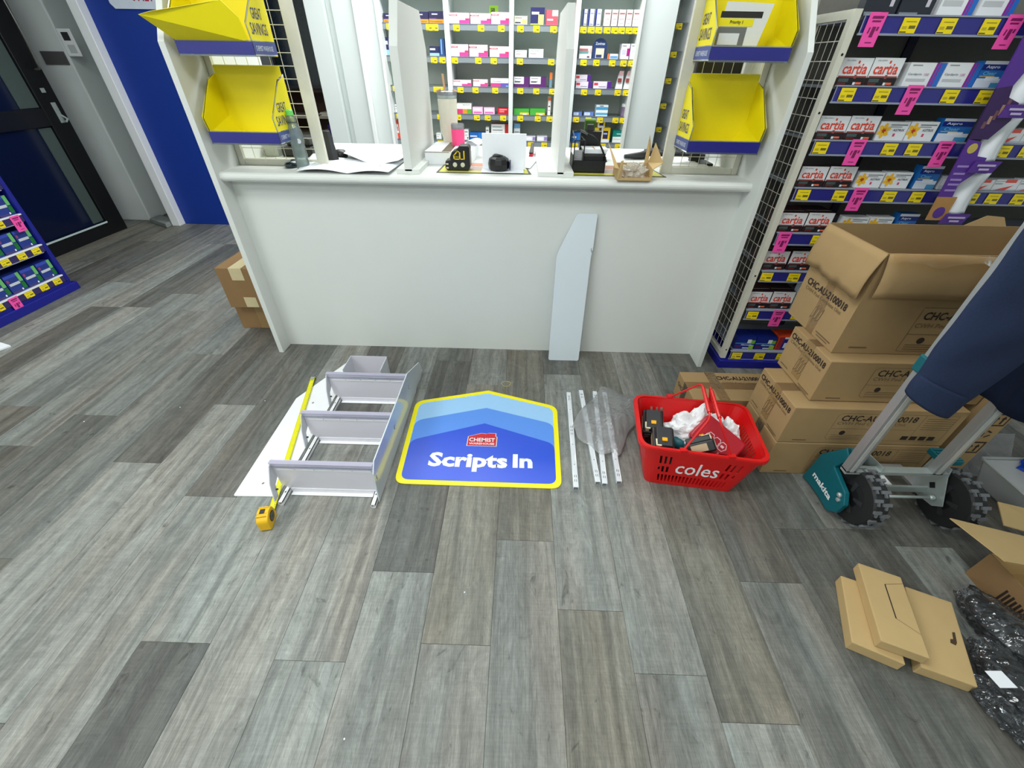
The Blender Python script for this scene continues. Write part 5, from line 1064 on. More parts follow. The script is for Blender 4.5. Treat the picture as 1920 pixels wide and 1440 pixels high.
# crumpled film bag over the rails
bp = [fl(1125, 730, .0), fl(1200, 750, 0), fl(1190, 800, 0), fl(1158, 860, 0), fl(1110, 850, 0), fl(1068, 805, 0)]
c = sum(bp, Vector()) / 6
mb = MB(); NR, NA = 22, 96
def bag(u, v):
    th = u * 2 * math.pi; a_ = th / (2 * math.pi) * 6; i = int(a_) % 6; f_ = a_ - int(a_)
    rim = bp[i].lerp(bp[(i + 1) % 6], f_) - c; rr = 1 + .06 * math.sin(th * 7)
    p = c + rim * (v * rr); r_ = noise.noise(Vector((p.x * 9, p.y * 9, 1))) + .6 * noise.noise(Vector((p.x * 24, p.y * 24, 5)))
    z = .0205 + max(0, (1 - v ** 2.2)) * (.036 + .026 * r_ + .010 * abs(noise.noise(Vector((p.x * 45, p.y * 45, 3))))) + .004 * abs(r_)
    if v > .98: z = .002 if p.x > .52 or p.x < .25 else .0205
    return (p.x, p.y, z)
mb.grid(bag, NA, NR, M_BAG); tag(mb.build('film_bag', org=(c.x, c.y, 0)), 'crumpled clear plastic bag spread over the rails beside the red basket', 'plastic bag')
# rubber band
q = fl(949, 720, .001); mb = MB(); mb.tube([(q.x + (.026 + .003 * math.sin(3 * a)) * math.cos(a), q.y + .026 * math.sin(a) * (1 + .1 * math.cos(2 * a)), .0022) for a in [k * 2 * math.pi / 24 for k in range(25)]], .0012, flat((206, 190, 120)), 5, cap=False)
tag(mb.build('rubber_band', org=(q.x, q.y, 0)), 'thin tan rubber band lying on the floor above the sign peak', 'rubber band')
# scrap at the left edge
q = fl(8, 650, 0); mb = MB(); mb.prism([(-3.52, 2.13, .001), (-3.31, 2.145, .001), (-3.285, 2.20, .001), (-3.39, 2.235, .001), (-3.54, 2.24, .001)], (0, 0, .012), M_PAPER)
tag(mb.build('white_leaflet', org=(-3.4, 2.2, 0), bevel=.001), 'white leaflet corner on the floor by the left gondola', 'leaflet')
# crumbs
for k, (px, py) in enumerate(((338, 1345 * 0 + 764), (158, 791), (497, 752), (646, 1386), (871, 1111))):
    p = fl(px, py, 0); mb = MB(); mb.lathe([(.001, .0), (.003, .001), (.0025, .003), (.0005, .0035)], (p.x, p.y, .0002), M_PAPER, 6, cap=False)
    tag(mb.build('floor_crumb', org=(p.x, p.y, 0)), 'tiny white crumb on the floor ' + ['left of the white plate, farther one', 'at the far left near the aisle stand', 'just left of the white plate tip', 'nearest the camera', 'below the floor sign'][k], 'crumb')
# ================================================================== RED BASKET
BK = thing('shopping_basket', 'red plastic shopping basket with white lettering and folding handles full of tools', 'basket', (.80, 1.37, 0))
BH = .232
base = [Vector((.595, 1.240, .003)), Vector((.978, 1.192, .003)), Vector((1.010, 1.455, .003)), Vector((.628, 1.500, .003))]
rim = [Vector((.540, 1.240, BH)), Vector((1.040, 1.165, BH)), Vector((1.085, 1.52, BH)), Vector((.583, 1.575, BH))]
def rr_loop(q, rad, n=6):
    out = []
    for i in range(4):
        p0, p, p1 = q[i - 1], q[i], q[(i + 1) % 4]; a = (p0 - p).normalized() * rad; b = (p1 - p).normalized() * rad
        for j in range(n + 1):
            u = j / n; out.append((1 - u) ** 2 * (p + a) + 2 * u * (1 - u) * p + u * u * (p + b))
    return out
bl_, rl_ = rr_loop(base, .035), rr_loop(rim, .055)
def wallp(i, h):  # i loop index, h 0..1
    return bl_[i % 28].lerp(rl_[i % 28], h)
mb = MB()
mb.poly([tuple(p) for p in bl_[::-1]], M_RED)
# walls: corners solid, straight sides as slotted lattice
def wall_quad(a, b, h0, h1):
    (i0, u0), (i1, u1) = a, b
def sidept(s, u, h):  # side s between corner s end and corner s+1 start, u 0..1
    i = s * 7 + 6; j = (s * 7 + 7) % 28
    return bl_[i].lerp(bl_[j], u).lerp(rl_[i].lerp(rl_[j], u), h)
for c4 in range(4):
    for j in range(6):
        i = c4 * 7 + j
        for h0, h1 in ((0, .5), (.5, 1)): mb.add([tuple(wallp(i, h0)), tuple(wallp(i + 1, h0)), tuple(wallp(i + 1, h1)), tuple(wallp(i, h1))], [(0, 1, 2, 3)], M_RED)
def slots_for(s):
    if s in (0, 2):
        L_ = [(.06 + .0465 * k, .06 + .0465 * k + .026, .08, .28) for k in range(19)]
        L_ += [(.05, .075, .40, .50), (.095, .125, .34, .52), (.15, .18, .34, .52), (.06, .085, .58, .80), (.115, .14, .58, .80), (.17, .195, .58, .80)]
        L_ += [(.80, .83, .34, .52), (.86, .89, .34, .52), (.93, .955, .40, .50), (.80, .83, .58, .80), (.86, .885, .58, .80), (.93, .955, .58, .80)]
        return L_
    return [(.12 + .075 * k, .12 + .075 * k + .035, .10, .40) for k in range(11)] + [(.12 + .075 * k, .12 + .075 * k + .035, .55, .82) for k in range(11)]
for s in range(4):
    sl = slots_for(s); us = sorted({0, 1} | {a for t4 in sl for a in t4[:2]}); hs = sorted({0, 1} | {a for t4 in sl for a in t4[2:]})
    us = [u for k, u in enumerate(us)]; 
    for i in range(len(us) - 1):
        for j in range(len(hs) - 1):
            um, hm = (us[i] + us[i + 1]) / 2, (hs[j] + hs[j + 1]) / 2
            if any(a < um < b and c < hm < d for a, b, c, d in sl): continue
            mb.add([tuple(sidept(s, u, h)) for u, h in ((us[i], hs[j]), (us[i + 1], hs[j]), (us[i + 1], hs[j + 1]), (us[i], hs[j + 1]))], [(0, 1, 2, 3)], M_RED)
o = mb.build('basket_body', BK, solid=.004)
bm = bmesh.new(); bm.from_mesh(o.data); bmesh.ops.remove_doubles(bm, verts=bm.verts, dist=.0004); bmesh.ops.recalc_face_normals(bm, faces=bm.faces); bm.to_mesh(o.data); bm.free()
mb = MB(); lp = rr_loop(rim, .055); cx_ = sum(rim, Vector()) / 4
prof = [(-.004, .004), (.012, .004), (.015, -.003), (.014, -.016), (.008, -.016), (.008, -.004), (-.004, -.004)]
vs = []; 
for p in lp:
    out = (p - cx_); out.z = 0; out.normalize()
    for (a_, h_) in prof: vs.append(tuple(p + out * a_ + Vector((0, 0, h_))))
n_ = len(prof); K = len(lp)
mb.add(vs, [(i * n_ + j, ((i + 1) % K) * n_ + j, ((i + 1) % K) * n_ + (j + 1) % n_, i * n_ + (j + 1) % n_) for i in range(K) for j in range(n_)], M_RED); mb.build('rim', BK, smooth=False)
# lettering on the near side
mb = MB(); a = sidept(0, .26, .50); b = sidept(0, .76, .50); up_ = (sidept(0, .5, .9) - sidept(0, .5, .1)).normalized(); nrm = (b - a).cross(up_).normalized()
mb.text('coles', tuple(a + nrm * .0045 - up_ * .030), (b - a), up_, .078, M_WHITE, .008, w=(b - a).length); mb.build('lettering', BK)
# handles
def handle(xf, yf, xb, yb_, gx0, gy0, gx1, gy1, gz, lab):
    mb = MB(); zf = BH + .004
    f0, g0, g1, b0 = Vector((xf, yf, zf)), Vector((gx0, gy0, gz)), Vector((gx1, gy1, gz)), Vector((xb, yb_, zf))
    pts = rounded([tuple(f0), tuple(g0), tuple(g1), tuple(b0)], [0, .035, .035, 0], 5); mb.tube(pts, .0048, M_RED, 8)
    gv = (g1 - g0); mb.tube([tuple(g0 + gv * .14), tuple(g0 + gv * .86)], .0085, M_RED, 8)
    mb.box(xf - .014, xf + .014, yf - .012, yf + .008, zf - .004, zf + .010, M_RED); mb.box(xb - .014, xb + .014, yb_ - .008, yb_ + .012, zf - .004, zf + .010, M_RED)
    mb.build('handle', BK, smooth=False)
handle(.703, 1.213, .745, 1.565, .795, 1.27, .838, 1.50, .372, '')
handle(.892, 1.187, .93, 1.545, .825, 1.235, .868, 1.48, .372, '')
# ---- contents, each a thing
def battery(lab, c, rz, tilt=0, tx=0):
    t = thing('tool_battery', lab, 'battery', (0, 0, 0), 'cordless tool batteries in the basket', world=False)
    mb = MB(); mb.box(-.038, .038, -.058, .058, 0, .045, M_BLK); mb.build('pack', t, bevel=.006)
    mb = MB(); mb.prism([(-.032, -.05, .045), (.032, -.05, .045), (.026, -.046, .064), (-.026, -.046, .064)], (0, .09, 0), M_BLK2); mb.build('slide_rail', t, bevel=.003)
    mb = MB(); mb.box(-.009, .009, -.028, -.012, .0642, .069, pm('amber_button', (246, 176, 20), .4)); mb.build('button', t, bevel=.001)
    mb = MB(); mb.box(-.028, -.016, -.052, -.048, .046, .066, M_CRMK); mb.box(-.031, -.026, -.052, -.02, .0642, .0665, M_CRMK); mb.box(-.031, -.012, -.052, -.046, .0642, .0665, M_CRMK); mb.build('contact_clip', t)
    mb = MB(); mb.text('makita', (-.03, -.0585, .026), (1, 0, 0), (0, 0, 1), .010, flat((150, 154, 158)), .02, w=.036); mb.text('18V  6.0Ah', (-.03, -.0585, .010), (1, 0, 0), (0, 0, 1), .009, flat((130, 134, 138)), .02, w=.05)
    mb.box(-.0386, -.0381, -.03, .03, .008, .036, flat((196, 176, 140))); mb.build('print', t)
    t.location = c; t.rotation_euler = (tx, tilt, rz); t.scale = (1.22, 1.12, 1.15); return t
M_CRMK = pm('cream_clip', (226, 222, 190), .4)
battery('black cordless tool battery, farther of the two at the basket left', (.655, 1.46, .135), R(-12), R(-6), R(16))
battery('black cordless tool battery, nearer of the two at the basket left', (.665, 1.330, .145), R(-10), R(-4), R(10))
t = battery('black battery with a pale label lying on its side in the basket middle', (.83, 1.285, .15), R(58), R(34), R(-38))
for ch in t.children: pass
mb = MB(); mb.box(-.034, -.004, -.0592, -.0584, .010, .040, flat((206, 206, 190))); mb.box(.005, .035, -.0592, -.0584, .014, .03, flat((196, 196, 186))); mb.build('label', t, org=(0, 0, 0))
# lower layer: teal driver body, more dark tools
t = thing('cordless_driver', 'teal and black cordless driver under the batteries in the basket', 'tool', (.75, 1.33, .05))
mb = MB(); mb.tube([(.70, 1.40, .11), (.76, 1.36, .13), (.80, 1.33, .12)], [.028, .034, .022], M_TEAL, 12); mb.build('motor_housing', t, smooth=True)
mb = MB(); mb.tube([(.76, 1.35, .11), (.735, 1.30, .05), (.73, 1.28, .02)], [.02, .019, .024], M_BLK, 10); mb.build('grip', t, smooth=True)
mb = MB(); mb.tube([(.80, 1.33, .12), (.835, 1.31, .11)], [.018, .012], M_BLK2, 12); mb.build('chuck', t)
mb = MB(); mb.box(.64, .93, 1.255, 1.47, .009, .085, M_BLK); tag(mb.build('charger_block', org=(.68, 1.4, 0), bevel=.01), 'flat black charger block at the bottom of the basket, enlarged to darken the slots', 'case')  # charger block enlarged so the basket slots look dark
crumple(.835, 1.425, .10, .13, .095, .155, M_CLOTH, 5, 'white_cloth', 'crumpled white cloth bunched at the back of the basket', 'cloth', n=20, amp=.35, fq=2.2)
crumple(.985, 1.40, .07, .055, .075, .155, M_CLOTH, 9, 'white_cloth', 'white cloth fold sticking up at the right of the red case', 'cloth', n=16, amp=.3, fq=2.0)
# red soft case tilted
t = thing('red_case', 'dark red hard case with white hexagon outlines leaning inside the basket', 'case', (.90, 1.30, .15), world=False)
mb = MB(); mb.prism([(x, y, -.02) for x, y in rounded([(-.085, -.05), (.085, -.05), (.085, .05), (-.085, .05)], .018, 5)], (0, 0, .04), M_RED2); mb.build('shell', t, bevel=.006)
mb = MB()
for (cx, cy, r_) in ((-.028, -.008, .017), (-.0, -.008, .017), (.026, -.008, .017)):
    for k in range(6):
        a0, a1 = k * math.pi / 3, (k + 1) * math.pi / 3
        mb.poly([(cx + r_ * math.cos(a0), cy + r_ * math.sin(a0), .0205), (cx + r_ * math.cos(a1), cy + r_ * math.sin(a1), .0205), (cx + (r_ - .0025) * math.cos(a1), cy + (r_ - .0025) * math.sin(a1), .0205), (cx + (r_ - .0025) * math.cos(a0), cy + (r_ - .0025) * math.sin(a0), .0205)], flat((236, 200, 206)))
mb.box(.02, .032, -.012, -.004, .0203, .0207, flat((236, 200, 206))); mb.box(-.034, -.022, -.012, -.004, .0203, .0207, flat((220, 160, 170)))
mb.build('hexagon_print', t); t.location = (.895, 1.325, .19); t.scale = (1.2, 1.35, 1.1); t.rotation_euler = (R(38), R(22), R(-38))
t = thing('tape_roll', 'small silver rimmed roll standing at the near right inside the basket', 'tin', (.90, 1.235, .15))
mb = MB(); mb.lathe([(.032, 0), (.034, .003), (.034, .022), (.030, .025), (.026, .022)], (.905, 1.245, .145), M_GALV, 22); mb.build('rim', t); mb = MB(); mb.lathe([(.026, 0), (.026, .021)], (.905, 1.245, .146), flat((196, 206, 210)), 20); mb.build('lid', t)

# ================================================================== CARTONS
M_TP = M_TAPEB
def carton_print(t, fx, fy, z0, h, xdir, updir, big=True): pass
def carton(name, lab, x0, x1, y0, y1, z0, z1, rz=0, left=True, front=True, mat=None, grp='brown shipping cartons', top=True):
    mat = mat or M_CARD; c = ((x0 + x1) / 2, (y0 + y1) / 2, z0); t = thing(name, lab, 'carton', c, grp)
    mb = MB(); g = .0015; mb.box(x0, x1, y0, y1, z0 + .0008, z1 - g, mat); mb.build('body', t, bevel=.003)
    ym = (y0 + y1) / 2; h = z1 - z0; w_ = x1 - x0; dd = y1 - y0
    mb = MB(); mb.box(x0 - .0005, x1 + .0005, ym - .028, ym + .028, z1 - g, z1 - g + .0008, M_TAPEC); mb.box(x0 - .0012, x0 - .0002, ym - .028, ym + .028, z0 + h * .12, z1, M_TP if left else M_TAPEC); mb.build('packing_tape', t)
    if left:
        mb = MB(); xx = x0 - .0016; k = h / .2
        mb.text('CHC-AU-2100018', (xx, y1 - .012, z1 - .050), (0, -1, 0), (0, 0, 1), .026 * 1.05, M_INK, .03, w=dd * .90)
        mb.text('CWH Pod Complete Unit', (xx, y1 - .02, z1 - .074), (0, -1, 0), (0, 0, 1), .018, M_INKL, .0, w=dd * .84)
        for q in range(3):
            yq = ym + .018 - .018 * q; mb.poly([(xx, yq + .012, z0 + .04), (xx, yq - .004, z0 + .055), (xx, yq - .010, z0 + .12), (xx, yq + .004, z0 + .10)], M_INKL); mb.poly([(xx - .0003, yq + .007, z0 + .048), (xx - .0003, yq - .001, z0 + .058), (xx - .0003, yq - .006, z0 + .108), (xx - .0003, yq + .001, z0 + .096)], mat)
        mb.box(xx, xx + .0004, y0 + .02, y0 + .10, z0 + .014, z0 + .018, M_INKL); mb.box(xx, xx + .0004, y0 + .03, y0 + .09, z0 + .007, z0 + .010, M_INKL); mb.box(xx, xx + .0004, y1 - .08, y1 - .02, z0 + .02, z0 + .024, M_INKL)
        mb.build('end_print', t)
    if front:
        mb = MB(); yy = y0 - .0006; bx = x0 + w_ * .27
        def ln(x, z, x2, z2, e=.0014):
            mb.poly([(x, yy, z - e / 2), (x2 + (0 if z != z2 else 0), yy, z2 - e / 2), (x2, yy, z2 + e / 2), (x, yy, z + e / 2)] if abs(x2 - x) > abs(z2 - z) else [(x - e / 2, yy, z), (x + e / 2, yy, z), (x2 + e / 2, yy, z2), (x2 - e / 2, yy, z2)], M_INKL)
        zt, zb_ = z1 - .025, z0 + .025; xe = x1 - .03
        ln(bx + .012, zt, xe, zt); ln(bx + .012, zb_, xe, zb_); ln(bx, zb_ + .012, bx, zt - .012); ln(bx, zt - .012, bx + .012, zt, .002); ln(bx, zb_ + .012, bx + .012, zb_, .002); ln(xe, zb_, xe, zt); ln(bx, z0 + h * .45, bx + w_ * .50, z0 + h * .45); ln(bx + w_ * .50, zb_, bx + w_ * .50, zt)
        mb.text('CHC-AU-2100018', (bx + .02, yy, zt - .042), (1, 0, 0), (0, 0, 1), .032, M_INK, .02, w=w_ * .44)
        mb.text('CWH Pod Complete Unit', (bx + .015, yy, zt - .068), (1, 0, 0), (0, 0, 1), .022, M_INKL, .0, w=w_ * .40)
        mb.lathe([(.012, 0), (.012, -.0004)], (bx + .06, yy, z0 + h * .33), M_INK, 14, 'y')
        for q in range(3): mb.box(bx + .02, bx + .15, yy - .0003, yy, zb_ + .006 + .010 * q, zb_ + .008 + .010 * q, M_INKL)
        for q in range(6): mb.box(bx + w_ * .52, bx + w_ * .52 + .12, yy - .0003, yy, zt - .02 - .012 * q, zt - .018 - .012 * q, M_INKL)
        for q in range(4): mb.box(x1 - .20 + .038 * q, x1 - .172 + .038 * q, yy - .0003, yy, zb_ + .008, zb_ + .030, M_INK)
        mb.box(x0 + .06, x0 + .12, yy - .0003, yy, z0 + .014, z0 + .020, M_INKL)
        mb.build('front_print', t)
    return t
carton('shipping_carton', 'brown printed carton at the bottom of the tall stack behind the hand truck', 1.150, 1.865, 1.312, 1.595, 0, .2, left=False)
t2 = carton('shipping_carton', 'brown printed carton second from the bottom of the tall stack', 1.152, 1.868, 1.315, 1.600, .2005, .400)
t3 = carton('shipping_carton', 'brown printed carton third from the bottom of the tall stack', 1.230, 1.925, 1.362, 1.640, .4005, .600)
carton('shipping_carton', 'long low brown carton lying flat behind the red basket', .915, 1.60, 1.662, 1.905, 0, .148, left=False, front=False)
t = bpy.data.objects['shipping_carton.003']; mb = MB()
mb.text('CHC-AU-2100018', (1.10, 1.835, .1485), (1, 0, 0), (0, 1, 0), .034, M_INK, .03, w=.27); mb.text('CWH Pod Complete Unit', (1.12, 1.80, .1485), (1, 0, 0), (0, 1, 0), .020, M_INKL, 0, w=.26); mb.box(1.05, 1.105, 1.661, 1.906, .1478, .1486, M_TAPEC); mb.text('CHC-AU', (.9145, 1.88, .08), (0, -1, 0), (0, 0, 1), .024, M_INK, .03, w=.12); mb.build('top_print', t)
mb = MB(); mb.box(1.8, 1.81, 1.8, 1.81, 0, .01, M_CARD)
# open topmost carton with hanging flaps
t = thing('shipping_carton', 'large open brown carton on top of the stack with its flaps hanging outside', 'carton', (1.6, 1.6, .6005), 'brown shipping cartons')
x0, x1, y0, y1, z0, z1 = 1.262, 2.05, 1.425, 1.765, .6008, 1.005; th = .004
mb = MB(); mb.box(x0, x1, y0, y0 + th, z0, z1, M_CARD); mb.box(x0, x1, y1 - th, y1, z0, z1 + .004, M_CARD); mb.box(x0, x0 + th, y0 + th, y1 - th, z0, z1, M_CARD); mb.box(x1 - th, x1, y0 + th, y1 - th, z0, z1, M_CARD); mb.box(x0 + th, x1 - th, y0 + th, y1 - th, z0, z0 + th, M_CARD); mb.build('body', t)
def frontflap(u, v):
    x = x0 + .004 + u * (x1 - x0 - .004); s = v * .152
    return (x, y0 - .004 - .020 * math.sin(v * 2.2) - .010 * v, z1 - s + .002 * math.sin(u * 9))
mb = MB(); mb.grid(frontflap, 16, 6, M_CARD); mb.build('front_flap', t, solid=.004, smooth=True)
def leftflap(u, v):
    y = y0 - .006 + u * (y1 - y0 + .006); L_ = .165 + .006 * math.sin(u * 14) + .004 * math.sin(u * 31)
    return (x0 - .003 - .026 * math.sin(v * 2.0) - .006 * v * math.sin(u * 6), y, z1 - v * L_)
mb = MB(); mb.grid(leftflap, 24, 6, M_CARD); mb.build('side_flap', t, solid=.004, smooth=True)
mb = MB(); mb.prism([(1.78, y1 + .001, z1 - .01), (1.98, y1 + .001, z1 - .01), (1.97, y1 + .03, z1 + .03), (1.90, y1 + .03, z1 + .035)], (0, .004, 0), M_CARD); mb.build('back_flap', t)
def tp(u, v):
    return (x0 + .01 + u * .76, y0 - .010 - .02 * v, z1 + .004 - .030 * v + .010 * math.sin(u * 22) * v + .003 * math.sin(u * 51))
mb = MB(); mb.grid(tp, 40, 3, M_TAPEC); mb.build('loose_tape', t, smooth=True)
mb = MB(); mb.box(x0 + .33, x0 + .40, y0 - .040, y0 - .0385, z1 - .15, z1 - .02, M_TP); mb.build('tape_strip', t)
mb = MB(); mb.box(x0 + .395, x0 + .43, y0 - .0012, y0 - .0004, z0 + .02, z1 - .16, M_TP); mb.build('tape_strip', t)
mb = MB()
mb.text('81', (x0 + .55, y0 - .041, z1 - .095), (-1, 0, 0), (0, 0, -1), .032, M_INK, .03, w=.045); mb.text('Unit', (x0 + .545, y0 - .039, z1 - .06), (-1, 0, 0), (0, 0, -1), .020, M_INKL, 0.01, w=.05)
yy = y0 - .001; bx = x0 + .245
mb.text('CHC-AU-2100018', (bx + .02, yy, z0 + .155), (1, 0, 0), (0, 0, 1), .034, M_INK, .03, w=.30); mb.text('CWH Pod Complete Unit', (bx + .01, yy, z0 + .115), (1, 0, 0), (0, 0, 1), .026, M_INKL, .0, w=.30)
mb.lathe([(.014, 0), (.014, -.0004)], (bx + .07, yy, z0 + .065), M_INK, 14, 'y')
for a_, b_, c_, d_ in ((bx, bx + .0018, z0 + .02, z0 + .2), (bx, bx + .4, z0 + .205, z0 + .2068), (bx, bx + .4, z0 + .092, z0 + .0938), (bx, bx + .4, z0 + .015, z0 + .0168)): mb.box(a_, b_, yy - .0003, yy, c_, d_, M_INKL)
for q in range(3): mb.box(bx + .02, bx + .2, yy - .0003, yy, z0 + .024 + .01 * q, z0 + .027 + .01 * q, M_INKL)
mb.box(x0 + .055, x0 + .125, yy - .0003, yy, z0 + .024, z0 + .031, M_INKL)
xx = x0 - .0012
mb.text('CHC-AU-2100018', (xx - .0005, y1 - .03, z0 + .160), (0, -1, 0), (0, 0, 1), .030, M_INK, .03, w=.27); mb.text('CWH Pod Complete Unit', (xx - .0005, y1 - .035, z0 + .134), (0, -1, 0), (0, 0, 1), .020, M_INKL, .0, w=.25)
for q in range(3):
    yq = 1.615 - .02 * q; mb.poly([(xx, yq + .014, z0 + .05), (xx, yq - .004, z0 + .065), (xx, yq - .012, z0 + .120), (xx, yq + .004, z0 + .100)], M_INKL); mb.poly([(xx - .0003, yq + .008, z0 + .06), (xx - .0003, yq - .001, z0 + .068), (xx - .0003, yq - .007, z0 + .110), (xx - .0003, yq + .001, z0 + .098)], M_CARD)
mb.box(xx, xx + .0004, y0 + .03, y0 + .13, z0 + .022, z0 + .027, M_INKL); mb.box(xx, xx + .0004, y0 + .045, y0 + .12, z0 + .012, z0 + .016, M_INKL)
mb.build('printing', t)
mb = MB(); mb.box(xx - .0002, xx + .0004, 1.57, 1.62, z0 + .0, z0 + .22, M_TAPEC); mb.build('tape_strip', t)
# tall carton standing right of the stack with handling symbols
t = thing('standing_carton', 'narrow tall brown carton with black arrow symbols right of the stack', 'carton', (1.98, 1.36, 0), 'brown shipping cartons')
mb = MB(); mb.box(1.932, 2.032, 1.300, 1.42, .0008, .72, M_CARD); mb.build('body', t, bevel=.003)
mb = MB()
for zc in (.215, .375, .60):
    mb.box(1.942, 2.022, 1.2988, 1.2996, zc - .034, zc + .034, M_INK); mb.box(1.950, 2.014, 1.2982, 1.2988, zc - .026, zc + .026, M_CARD)
    for q in (1.968, 1.996):
        mb.box(q - .004, q + .004, 1.2976, 1.2982, zc - .022, zc + .006, M_INK); mb.poly([(q - .011, 1.2976, zc + .004), (q + .011, 1.2976, zc + .004), (q, 1.2976, zc + .022)], M_INK)
for k in range(3):
    a = k * 2 * math.pi / 3 + .5; mb.poly([(1.985 + .022 * math.cos(a + b_) * r_, 1.2985, .295 + .022 * math.sin(a + b_) * r_) for b_, r_ in ((0, .6), (0, 1), (1.2, 1), (1.5, .8), (1.2, .6))], M_INK)
mb.build('handling_symbols', t)
# two cartons behind the left tower
t = thing('shipping_carton', 'brown carton with masking tape stacked upper, left of counter side panel', 'carton', (-1.75, 2.65, .19), 'taped cartons behind the left tower')
mb = MB(); mb.box(-1.912, -1.55, 2.452, 2.86, .1905, .463, M_CARDD); mb.build('body', t, bevel=.003)
mb = MB(); mb.box(-1.825, -1.745, 2.450, 2.861, .4625, .4645, M_MASK); mb.box(-1.825, -1.745, 2.4495, 2.4515, .385, .4635, M_MASK); mb.build('masking_tape', t)
mb = MB(); mb.box(-1.80, -1.72, 2.4495, 2.4515, .198, .268, M_MASK); mb.build('masking_tape', t)
t = thing('shipping_carton', 'darker brown carton at the bottom, left of counter side panel', 'carton', (-1.75, 2.65, 0), 'taped cartons behind the left tower')
mb = MB(); mb.box(-1.935, -1.55, 2.512, 2.84, .0008, .19, M_CARDD); mb.build('body', t, bevel=.003)
mb = MB(); mb.box(-1.80, -1.73, 2.5105, 2.5115, .005, .186, M_TAPEB); mb.build('packing_tape', t)

# ---- mailer boxes lower right
def mailer(name, lab, q, z0, z1, slot):
    c = sum((Vector((x, y, 0)) for x, y in q), Vector()) / 4; t = thing(name, lab, 'carton', (c.x, c.y, z0), 'small flat brown boxes on the floor')
    mb = MB(); mb.hexa([(x, y, z0 + .0006) for x, y in q], [(x, y, z1) for x, y in q], M_CARDL); mb.build('body', t, bevel=.003)
    Q = [Vector((x, y, z1 + .0006)) for x, y in q]; U = lambda u, v: Q[0].lerp(Q[1], u).lerp(Q[3].lerp(Q[2], u), v)
    mb = MB()
    if slot == 'tuck':
        def seg(a, b, wd=.0012, m_=None):
            a, b = U(*a), U(*b); n_ = (b - a).cross(Vector((0, 0, 1))).normalized() * wd; mb.poly([tuple(a - n_), tuple(b - n_), tuple(b + n_), tuple(a + n_)], m_ or M_INKL)
        seg((.52, .36), (.52, .80), .0018, M_INK); seg((.52, .80), (.98, .90), .0006); seg((.52, .36), (.98, .26), .0006); mb.build('tuck_flap_cut', t)
    if slot == 'slot':
        pts = [U(u, v) for u, v in ((.70, .42), (.80, .41), (.84, .45), (.86, .58), (.80, .57), (.78, .48), (.72, .47))]
        mb.poly([tuple(p) for p in pts], flat((70, 54, 34))); mb.build('hand_slot', t)
    if slot == 'low':
        pass
    return t
mailer('mailer_box', 'flat brown mailer box underneath, lower left of the pair by the plastic wrap', [(1.100, .572), (1.228, .512), (1.322, .745), (1.198, .795)], 0, .046, 'low')
mailer('mailer_box', 'flat brown mailer box with tuck flap lying across the lower one', [(1.163, .562), (1.280, .516), (1.374, .772), (1.256, .822)], .047, .088, 'tuck')
mailer('mailer_box', 'flat brown mailer box with a hand slot next to the black wrapped bundle', [(1.272, .508), (1.405, .459), (1.530, .710), (1.408, .762)], 0, .045, 'slot')
# ---- black wrapped bundle
def sausage(name, t, pts, r, mat, seed, amp=.18, flatz=.7, ridge=0):
    P_ = [Vector(p) for p in pts]; mb = MB()
    def f(u, v):
        s = u * (len(P_) - 1); i = min(int(s), len(P_) - 2); c = P_[i].lerp(P_[i + 1], s - i); d_ = (P_[i + 1] - P_[i]).normalized(); a = Vector((d_.y, -d_.x, 0)); th = v * 2 * math.pi
        k = r * (math.sin(math.pi * min(1, max(0, .02 + u * .96))) ** .35) * (1 + amp * noise.noise(Vector((u * 7, math.cos(th) * 1.5, math.sin(th) * 1.5 + seed))) + ridge * abs(noise.noise(Vector((u * 14 + math.cos(th) * 3, math.cos(th) * 5, math.sin(th) * 5 + seed)))))
        q = c + a * (math.cos(th) * k) + Vector((0, 0, math.sin(th) * k * flatz)); return (q.x, q.y, max(.001, q.z))
    mb.grid(f, 54, 34, mat) if ridge else mb.grid(f, 26, 18, mat); return mb.build(name, t, smooth=not ridge)
t = thing('wrapped_bundle', 'black bundle wrapped in shiny clear film with a white label at the right edge', 'bundle', (1.6, .55, 0))
sausage('black_core', t, [(1.61, .73, .05), (1.635, .58, .05), (1.76, .36, .06)], .062, M_BWRAP, 1)
sausage('black_core', t, [(1.53, .56, .04), (1.515, .46, .045), (1.60, .28, .045)], .055, M_BWRAP, 4)
M_SHINE = clearmat('shiny_wrap', (236, 240, 246), .95, rough=.05, bump=.4, bscale=20, spec_w=.42)
sausage('film_wrap', t, [(1.60, .76, .052), (1.630, .58, .055), (1.77, .33, .064)], .070, M_SHINE, 7, .2, .7, .38)
sausage('film_wrap', t, [(1.535, .60, .045), (1.512, .46, .05), (1.58, .26, .05)], .062, M_SHINE, 9, .2, .7, .42)
sausage('film_wrap', t, [(1.43, .50, .02), (1.45, .40, .03), (1.50, .30, .02)], .042, M_SHINE, 12, .3, .7, .5)
mb = MB(); a = fl(1846, 1258, .10); b = fl(1877, 1258, .10); c = fl(1908, 1290, .10); d = fl(1875, 1290, .10); mb.prism([tuple(p) for p in (d, c, b, a)], (0, 0, .001), M_PAPER); mb.build('label', t)
